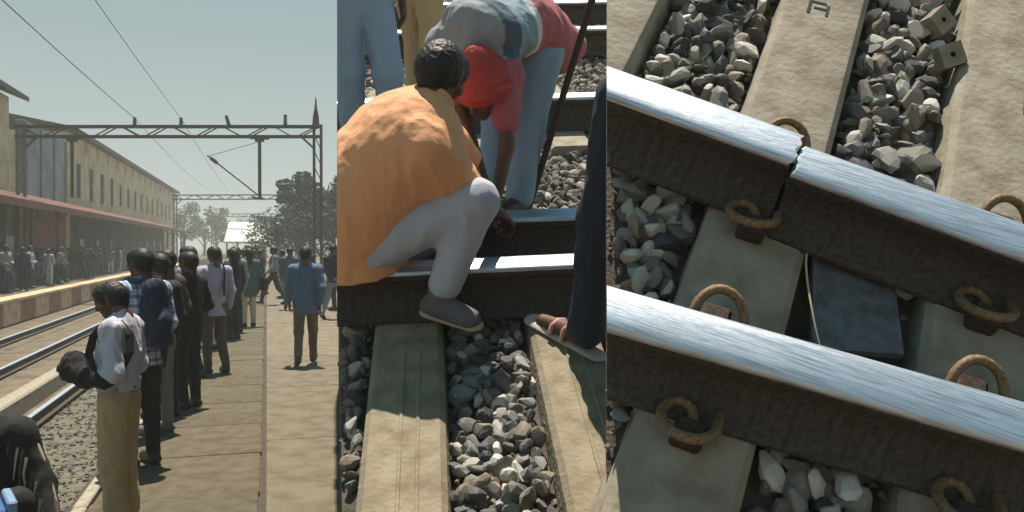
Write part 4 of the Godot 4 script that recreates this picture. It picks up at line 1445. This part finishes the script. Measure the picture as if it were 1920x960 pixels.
	copy_person(str, at_station(1.55, 21.0, 150, 0.0, 1.05), "walker in dark clothes at the edge of the bank", {shirt = mats.charcoal, trousers = mats.grey_cloth}, "people walking on the platform")
	copy_person(lowA, at_station(1.35, 30.0, 160, 0.0, 1.0), "person in black further up beside the bank", {shirt = mats.black_cloth, trousers = mats.charcoal}, "people walking on the platform")
	# the near person cut by the frame: squats by the platform edge, arm out, seen from behind
	J = stand()
	J.pel = Vector3(0, 0.32, -0.10); J.wst = Vector3(0, 0.46, -0.02); J.chs = Vector3(0, 0.66, 0.04); J.nb = Vector3(0, 0.80, 0.06); J.hc = Vector3(0, 0.94, 0.13)
	for s in [["R", -1.0], ["L", 1.0]]:
		J["sh" + s[0]] = Vector3(s[1] * 0.19, 0.76, 0.05)
		J["hi" + s[0]] = Vector3(s[1] * 0.10, 0.30, -0.06); J["kn" + s[0]] = Vector3(s[1] * 0.19, 0.50, 0.30); J["an" + s[0]] = Vector3(s[1] * 0.14, 0.085, 0.10); J["toe" + s[0]] = Vector3(s[1] * 0.17, 0.032, 0.27)
	J.elR = Vector3(-0.33, 0.52, 0.16); J.wrR = Vector3(-0.26, 0.42, 0.36); J.hdR = Vector3(0.3, -0.3, 1).normalized()
	J.elL = Vector3(0.28, 0.53, 0.12); J.wrL = Vector3(0.33, 0.33, 0.26); J.hdL = Vector3(0.1, -1, 0.2).normalized()
	x = at_station(-1.40, 4.78, 10, 0.0, 1.07)
	var cr := person("person in black squatting at the platform edge, a pale shawl over one arm", x, J, {hair = mats.hair, shirt = mats.black_cloth, sleeve = 0.97, hem = 0.06, pants = mats.black_cloth, shoes = mats.shoe_black, h = 0.013, hh = 0.008, bent = true, fat = 0.03})
	var sh := thing("fringed_shawl", "pale fringed shawl over the arm of the squatting person in black", "shawl", x)
	for k in 13:
		var a := -0.7 + 1.7 * k / 12.0
		var off := Vector3(cos(a) * 0.75, sin(a) * 0.9 + 0.15, 0.5 - 0.8 * sin(a) * 0.3).normalized()
		var pts := []
		var rr := []
		for q in 9:
			var f := q / 8.0
			var c: Vector3 = J.nb.lerp(J.shL, f / 0.3) if f < 0.3 else (J.shL.lerp(J.elL, (f - 0.3) / 0.35) if f < 0.65 else J.elL.lerp(J.wrL, (f - 0.65) / 0.35))
			pts.append(c + off * (0.062 - 0.010 * f) + Vector3(0, -0.05 * maxf(0.0, f - 0.6) * (k % 3), 0)); rr.append((0.016 if k % 3 else 0.011) * (1.0 - 0.35 * f))
		b = Buf.new()
		b.tube(pts, rr, 6)
		put(b, "strand", mats.beige_cloth if k % 3 else mats.brown_cloth, sh)
	for k in 11:
		var f := 0.20 + 0.07 * (k + 0.7 * rng.randf())
		var c: Vector3 = J.nb.lerp(J.shL, f / 0.3) if f < 0.3 else (J.shL.lerp(J.elL, (f - 0.3) / 0.35) if f < 0.65 else J.elL.lerp(J.wrL, (f - 0.65) / 0.35))
		var top: Vector3 = c + Vector3(-0.01, 0.03, 0.064)
		var n := 0.10 + 0.13 * rng.randf()
		b = Buf.new()
		b.tube([top, top + Vector3(-0.012, -n * 0.45, 0.022), top + Vector3(-0.03 + 0.03 * rng.randf(), -n, 0.012)], [0.009, 0.006, 0.003], 6)
		put(b, "fringe", mats.brown_cloth if k % 2 else mats.beige_cloth, sh)
	var sb := thing("striped_bag", "blue and white striped bag beside the squatting person", "bag", ST * Transform3D(Basis(Vector3.UP, 0.35), Vector3(-1.22, 0.0, -4.15)))
	for k in 9:
		b = Buf.new()
		b.bx(Vector3(-0.20 + 0.04 * k, 0.0, -0.13), Vector3(-0.161 + 0.04 * k, 0.42 + 0.03 * k, 0.13 - 0.002 * (k % 2)), 0.008)
		put(b, "stripe", mat("bag_blue", Color8(40, 92, 150), 0.7, "cloth", 5) if k % 2 else mat("bag_pale", Color8(120, 150, 180), 0.7, "cloth", 5), sb)


func plaid() -> StandardMaterial3D:
	if mats.has("plaid"):
		return mats.plaid
	var im := Image.create(64, 64, false, Image.FORMAT_RGB8)
	for y in 64:
		for x in 64:
			var c := Color8(206, 212, 226)
			var q := int(x % 32 < 12) + int(y % 32 < 12)
			if q == 1:
				c = Color8(122, 146, 186)
			elif q == 2:
				c = Color8(58, 84, 140)
			if x % 32 == 22 or y % 32 == 22:
				c = c.lerp(Color8(40, 52, 96), 0.6)
			im.set_pixel(x, y, c)
	var m := StandardMaterial3D.new()
	m.albedo_texture = ImageTexture.create_from_image(im)
	m.uv1_triplanar = true
	m.uv1_scale = Vector3.ONE * 7.0
	m.roughness = 0.85
	mats["plaid"] = m
	return m


func backpack(label: String, x: Transform3D, m: Material, k: float) -> void:
	var bp := thing("backpack", label, "backpack", x)
	var b := Buf.new()
	sdf(b, [pr(Vector3(0, 1.38, -0.20), Vector3(0, 1.08, -0.21), 0.12 * k, 0.15 * k, 0.04, Vector3(0, 0, 1), 0.62), pr(Vector3(0, 1.14, -0.28), Vector3(0, 1.04, -0.28), 0.09 * k, 0.10 * k, 0.03, Vector3(0, 0, 1), 0.5)], 0.014, [], 0.008)
	put(b, "pack_body", m, bp)
	for s in [-1.0, 1.0]:
		b = Buf.new()
		var q := [Vector3(s * 0.09, 1.46, -0.16), Vector3(s * 0.115, 1.475, -0.02), Vector3(s * 0.125, 1.41, 0.10), Vector3(s * 0.135, 1.28, 0.125), Vector3(s * 0.19, 1.14, 0.02), Vector3(s * 0.15, 1.06, -0.14)]
		for k2 in 5:
			b.bar(q[k2], q[k2 + 1], 0.05, 0.012, Vector3(0, 0.4, 1) if k2 > 1 else Vector3(0, 1, 0.2))
		put(b, "strap", m, bp)


func crowd() -> void:
	# the waiting crowd on the opposite platform: three low-detail figures, copied
	var g := "crowd on the opposite platform"
	var protos := []
	for k in 3:
		var J := stand()
		if k == 1:
			J.wrL = Vector3(0.12, 1.05, 0.2); J.elL = Vector3(0.25, 1.1, 0.0); J.wrR = Vector3(-0.10, 1.02, 0.2); J.elR = Vector3(-0.26, 1.1, 0.0)
		if k == 2:
			J = stride(J, 0.5)
		protos.append(J)
	var tops := [["black_cloth", "black"], ["white_shirt", "white"], ["navy", "navy"], ["grey_cloth", "grey"], ["teal", "teal"], ["charcoal", "charcoal"], ["beige_cloth", "beige"], ["maroon", "maroon"], ["blue_shirt", "blue"], ["black_cloth", "black"], ["lilac", "lilac"]]
	var legs := [["black_cloth", "black"], ["charcoal", "charcoal"], ["grey_cloth", "grey"], ["navy", "navy"], ["brown_cloth", "brown"], ["pale_jeans", "pale"]]
	var ord := ["first", "second", "third", "fourth", "fifth", "sixth", "seventh", "eighth", "ninth", "tenth"]
	var count := {}
	var first := []
	var places := []
	for k in 74:
		places.append(Vector2(-9.1 - 2.9 * pow(rng.randf(), 1.5), 30.0 + 52.0 * pow(k / 74.0, 1.25) + rng.randf_range(-0.4, 0.4)))
	for k in places.size():
		var p: Vector2 = places[k]
		var a: Array = tops[rng.randi() % tops.size()]
		var c: Array = legs[rng.randi() % legs.size()]
		var key := "%s top and %s trousers" % [a[1], c[1]]
		count[key] = count.get(key, 0) + 1
		var label := "%s person in %s along the opposite platform" % [ord[mini(count[key] - 1, 9)], key]
		var x := at_station(p.x, p.y, rng.randf_range(40, 150) if k % 5 else 180.0, 0.01, rng.randf_range(0.94, 1.05))
		var q := k % 3
		if first.size() <= q:
			first.append(person(label, x, protos[q], {hair = mats.hair, shirt = mats[a[0]], hem = 0.12, pants = mats[c[0]], shoes = mats.shoe_black, h = 0.03, hh = 0.024, fat = 0.01, wr = 0.0}, g))
		else:
			copy_person(first[q], x, label, {shirt = mats[a[0]], trousers = mats[c[0]]}, g)
	# heads of the throng far up this platform
	count = {}
	for k in 34:
		var a: Array = tops[rng.randi() % tops.size()]
		var c: Array = legs[rng.randi() % legs.size()]
		var key := "%s top and %s trousers" % [a[1], c[1]]
		count[key] = count.get(key, 0) + 1
		var t := 24.0 + 50.0 * k / 34.0
		copy_person(first[k % 3], at_station(-1.0 + 0.9 * rng.randf() + (2.6 * rng.randf() if k % 4 == 0 else 0.0), t, rng.randf_range(-160, -60), 0.0, rng.randf_range(0.95, 1.06)), "%s person in %s in the throng up this platform" % [ord[mini(count[key] - 1, 9)], key], {shirt = mats[a[0]], trousers = mats[c[0]]}, "throng far up the platform")


func bank_people() -> void:
	var inv := MF.affine_inverse()
	# everything of the crouching man left of the bank's edge is outside the view
	var edge := [edge_plane(MF, FIRST_EDGE)]
	# crouching man in orange
	var J := stand()
	J.pel = Vector3(-0.40, 0.27, -0.22); J.wst = Vector3(-0.42, 0.42, -0.23); J.chs = Vector3(-0.28, 0.62, -0.25); J.nb = Vector3(-0.125, 0.765, -0.28); J.hc = Vector3(-0.075, 0.84, -0.33)
	J.fp = Vector3(0.75, 0.5, -0.2).normalized(); J.fc = Vector3(0.72, -0.62, -0.12).normalized(); J.hf = Vector3(0.45, -0.55, -0.70).normalized(); J.hu = Vector3(0.30, 0.83, -0.46).normalized()
	J.shR = Vector3(-0.14, 0.655, -0.06); J.elR = Vector3(0.02, 0.46, -0.13); J.wrR = Vector3(0.14, 0.27, -0.36); J.hdR = Vector3(0.35, -0.62, -0.65).normalized(); J.hpR = Vector3(-0.5, -0.6, 0.3).normalized(); J.htR = Vector3(-0.5, 0.3, -0.6).normalized(); J.cuR = 0.7
	J.shL = Vector3(-0.12, 0.66, -0.46); J.elL = Vector3(0.02, 0.45, -0.50); J.wrL = Vector3(0.08, 0.26, -0.50); J.hdL = Vector3(0.4, -0.8, -0.1).normalized(); J.hpL = Vector3(0.3, -0.5, 0.6).normalized(); J.htL = Vector3(-0.3, 0.2, 0.6).normalized(); J.cuL = 0.7
	J.hiR = Vector3(-0.37, 0.27, -0.10); J.knR = Vector3(0.03, 0.455, -0.06); J.anR = Vector3(-0.115, 0.105, 0.0); J.toeR = Vector3(-0.01, 0.035, 0.065)
	J.hiL = Vector3(-0.38, 0.27, -0.33); J.knL = Vector3(0.0, 0.24, -0.42); J.anL = Vector3(-0.30, 0.09, -0.40); J.toeL = Vector3(-0.18, 0.035, -0.38)
	person("man in an orange shirt and pale grey trousers crouching over the rails", MF, J, {hair = mats.hair, shirt = mats.orange, sleeve = 0.45, hem = 0.10, pants = mat("pale_trousers", Color8(188, 192, 208), 0.85, "cloth", 4), shoes = mats.shoe_grey, fat = 0.03, loose = 0.006, collar = true, nape = 0.07, sole = mats.beige_cloth, leg = 0.86, bent = true, h = 0.010, hh = 0.006, fh = 0.005, clips = edge, wr = 0.007, extra = [pr(Vector3(-0.44, 0.17, -0.20), Vector3(-0.40, 0.42, -0.2), 0.17, 0.21, 0.08), pr(Vector3(-0.40, 0.42, -0.22), Vector3(-0.19, 0.60, -0.20), 0.21, 0.185, 0.08), pr(Vector3(-0.17, 0.64, -0.18), Vector3(-0.06, 0.50, -0.13), 0.13, 0.085, 0.08)]})
	# man in the red knitted cap, bent double with an arm down to the second rail
	J = stand()
	J.pel = Vector3(0.40, 0.80, -1.18); J.wst = Vector3(0.30, 0.90, -1.10); J.chs = Vector3(0.14, 0.88, -0.97); J.nb = Vector3(0.07, 0.80, -0.87); J.hc = Vector3(0.10, 0.672, -0.775)
	J.fp = Vector3(-0.35, -0.75, 0.3).normalized(); J.fc = Vector3(-0.25, -0.9, 0.1).normalized(); J.hf = Vector3(-0.50, -0.52, 0.69).normalized(); J.hu = Vector3(-0.30, 0.85, 0.42).normalized()
	J.shL = Vector3(0.20, 0.73, -0.80); J.elL = Vector3(0.19, 0.46, -0.66); J.wrL = Vector3(0.135, 0.27, -0.55); J.hdL = Vector3(-0.25, -0.85, 0.3).normalized(); J.hpL = Vector3(-0.8, 0.0, 0.3).normalized(); J.htL = Vector3(-0.3, 0.1, 0.8).normalized(); J.cuL = 0.6
	J.shR = Vector3(-0.06, 0.82, -0.98); J.elR = Vector3(0.02, 0.52, -0.82); J.wrR = Vector3(0.09, 0.30, -0.62); J.hdR = Vector3(0.1, -0.85, 0.5).normalized(); J.hpR = Vector3(0.8, -0.2, 0.0).normalized(); J.htR = Vector3(0.0, 0.3, 0.8).normalized(); J.cuR = 0.6
	J.hiL = Vector3(0.38, 0.76, -1.08); J.knL = Vector3(0.325, 0.42, -1.08); J.anL = Vector3(0.285, 0.07, -1.06); J.toeL = Vector3(0.20, 0.03, -0.94)
	J.hiR = Vector3(0.30, 0.77, -1.26); J.knR = Vector3(0.20, 0.42, -1.28); J.anR = Vector3(0.16, 0.07, -1.28); J.toeR = Vector3(0.06, 0.03, -1.18)
	var ax: Vector3 = J.nb - J.pel
	var o: Vector3 = J.pel
	var arm: Vector3 = J.shL
	var elb: Vector3 = J.elL
	var arm2: Vector3 = J.shR
	var elb2: Vector3 = J.elR
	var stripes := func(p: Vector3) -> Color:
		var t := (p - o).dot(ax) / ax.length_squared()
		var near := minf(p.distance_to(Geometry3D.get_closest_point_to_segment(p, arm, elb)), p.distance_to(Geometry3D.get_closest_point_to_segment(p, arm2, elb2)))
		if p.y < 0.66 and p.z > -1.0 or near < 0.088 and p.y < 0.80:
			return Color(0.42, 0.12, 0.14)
		if t < 0.46: return Color(0.48, 0.13, 0.16) if int(floor(t * 14.0)) % 2 else Color(0.44, 0.17, 0.20)
		if t < 0.54: return Color(0.72, 0.68, 0.70)
		if t < 0.78: return Color(0.24, 0.36, 0.44)
		if t < 0.94: return Color(0.08, 0.12, 0.18)
		return Color(0.30, 0.33, 0.37)
	var knit := mat("striped_knit", Color.WHITE, 0.9, "cloth", 6, 0, 0.5)
	knit.vertex_color_use_as_albedo = true
	var red := person("man in a red knitted cap and striped jumper bent double over the rail", MF, J, {shirt = knit, top = "striped_jumper", sleeve = 0.32, hem = 0.10, pants = mats.jeans, shoes = mats.shoe_brown, fat = 0.02, loose = 0.012, bent = true, h = 0.010, hh = 0.006, fh = 0.005, colour = stripes, eyes = true, leg = 1.0, wr = 0.007})
	var c: Vector3 = J.hc
	var b := Buf.new()
	var up: Vector3 = J.hu
	var fw: Vector3 = J.hf
	var n1 := (fw * 0.40 - up * 0.92).normalized()
	sdf(b, [pr(c + up * 0.03 - fw * 0.03, c + up * 0.045 + fw * 0.015, 0.120, 0.112, 0.02), pr(c + up * 0.09 - fw * 0.02, c + up * 0.155 - fw * 0.025, 0.085, 0.040, 0.05)], 0.007, [Plane(n1, n1.dot(c) + 0.004)], 0.004, 30.0)
	var cax := (up * 0.98 - fw * 0.12).normalized()      # ribs of the knit, from crown to rim
	var cx0 := fw.cross(cax).normalized()
	var cy0 := cax.cross(cx0)
	var base: Vector3 = c - fw * 0.012 - cax * 0.005
	for k in 46:
		var a := TAU * k / 46.0
		var pts := []
		var rr := []
		for q in 9:
			var f := q / 8.0
			pts.append(base + (cx0 * cos(a) * 0.117 + cy0 * sin(a) * 0.122) * sin(f * PI * 0.5) * lerpf(0.85, 1.0, f) + cax * 0.205 * cos(f * PI * 0.5)); rr.append(0.007 + 0.003 * f)
		b.tube(pts, rr, 6)
	var cap := put(b, "knitted_cap", mats.red_knit, red)
	b = Buf.new()
	var ring := []
	var rr := []
	var sx := fw.cross(up).normalized()
	var sy := n1.cross(sx)
	for k in 29:
		var a := TAU * k / 28.0
		ring.append(c - n1 * 0.012 + up * 0.014 - fw * 0.016 + sx * cos(a) * 0.119 + sy * sin(a) * 0.126); rr.append(0.022)
	b.tube(ring, rr, 8)
	put(b, "cap_fold", mats.red_knit, cap)
	# standing men up the slope
	J = stand()
	J.anL = Vector3(0.10, 0.085, 0.10); J.toeL = Vector3(0.12, 0.032, 0.26); J.knL = Vector3(0.10, 0.49, 0.12)
	var jx := MF * Transform3D(Basis(Vector3.UP, deg_to_rad(20)), Vector3(-0.505, -0.05, -2.20))
	var jm := person("man in washed blue jeans standing behind the crouching man, seen to the waist", MF * Transform3D(Basis(Vector3.UP, deg_to_rad(20)), Vector3(-0.505, -0.05, -2.20)), J, {hair = mats.hair, shirt = mats.orange, hem = 0.0, pants = mats.jeans, loose = 0.014, shoes = mats.shoe_black, h = 0.016, hh = 0.012, clips = [edge_plane(jx, FIRST_EDGE)]}, "men standing up the slope")
	copy_person(jm, MF * Transform3D(Basis(Vector3.UP, deg_to_rad(150)), Vector3(-0.20, -0.02, -2.98)), "man in khaki trousers standing beside the washed jeans, seen to the knee", {shirt = mats.white_shirt, trousers = mats.khaki}, "men standing up the slope")
	# iron bar
	b = Buf.new()
	var p0 := Vector3(0.318, -0.07, -1.10)
	var p1 := Vector3(0.60, 1.15, -0.84)
	b.tube([p0, p0.lerp(p1, 0.04), p0.lerp(p1, 0.08), p1], [0.006, 0.014, 0.016, 0.016], 10)
	tag(put(b, "crowbar", mats.iron, self, MF), "dark iron crowbar leaning upright behind the bending man", "crowbar")
	# man in dark jeans and sandals at the edge of the second bank
	J = stand()
	J.pel = Vector3(0.62, 0.90, 0.16); J.wst = Vector3(0.63, 1.05, 0.17); J.chs = Vector3(0.62, 1.25, 0.16); J.nb = Vector3(0.62, 1.40, 0.16); J.hc = Vector3(0.60, 1.56, 0.16)
	J.fp = Vector3(-0.6, 0, -0.8).normalized(); J.fc = J.fp; J.hf = (J.fp + Vector3(0, -0.4, 0)).normalized(); J.hu = Vector3(-0.2, 1, -0.3).normalized()
	for s in [["R", 1.0], ["L", -1.0]]:
		var side: Vector3 = Vector3(0.8, 0, -0.6) * s[1]
		J["sh" + s[0]] = J.nb + side * 0.18 - Vector3(0, 0.05, 0); J["el" + s[0]] = J.nb + side * 0.24 - Vector3(0, 0.33, 0); J["wr" + s[0]] = J.nb + side * 0.24 - Vector3(0, 0.57, 0.03)
		J["hp" + s[0]] = -side; J["ht" + s[0]] = J.fp
	J.hiL = Vector3(0.50, 0.88, 0.20); J.knL = Vector3(0.43, 0.49, 0.23); J.anL = Vector3(0.385, 0.09, 0.26); J.toeL = Vector3(0.255, 0.028, 0.075)
	J.elL += Vector3(0.12, 0.02, -0.02); J.wrL = J.elL + Vector3(0.12, 0.12, -0.14)
	J.hiR = Vector3(0.70, 0.88, 0.10); J.knR = Vector3(0.72, 0.48, 0.10); J.anR = Vector3(0.74, 0.09, 0.10); J.toeR = Vector3(0.62, 0.028, -0.05)
	var dm := person("man in dark blue jeans and pale sandals stepping on a sleeper, seen to the thigh", MF, J, {hair = mats.hair, shirt = mats.dark_jeans, pants = mats.dark_jeans, loose = 0.008, leg = 1.0, bent = true, h = 0.012, hh = 0.010, fh = 0.006})
	for s in ["L", "R"]:
		var an: Vector3 = J["an" + s]
		var toe: Vector3 = J["toe" + s]
		var d := (toe - an); d.y = 0; d = d.normalized()
		var sd := d.cross(Vector3.UP)
		b = Buf.new()
		sdf(b, [pr(an - d * 0.06 + Vector3(0, -0.078, 0), toe + d * 0.035 - Vector3(0, 0.016, 0), 0.036, 0.045, 0.02, Vector3.UP, 0.32)], 0.006)
		var sole := put(b, "sandal", mat("sandal", Color8(190, 178, 172), 0.7, "cloth", 8), dm)
		b = Buf.new()
		for f in [0.35, 0.62]:
			var m := an.lerp(toe, f)
			m.y = 0.0
			b.tube([m - sd * 0.043 + Vector3(0, 0.022, 0), m - sd * 0.03 + Vector3(0, 0.075 - 0.035 * f, 0), m + Vector3(0, 0.092 - 0.045 * f, 0), m + sd * 0.03 + Vector3(0, 0.075 - 0.035 * f, 0), m + sd * 0.043 + Vector3(0, 0.022, 0)], [0.009, 0.011, 0.011, 0.011, 0.009], 6)
		put(b, "strap", mat("sandal_strap", Color8(196, 150, 140), 0.7, "cloth", 8), sole)
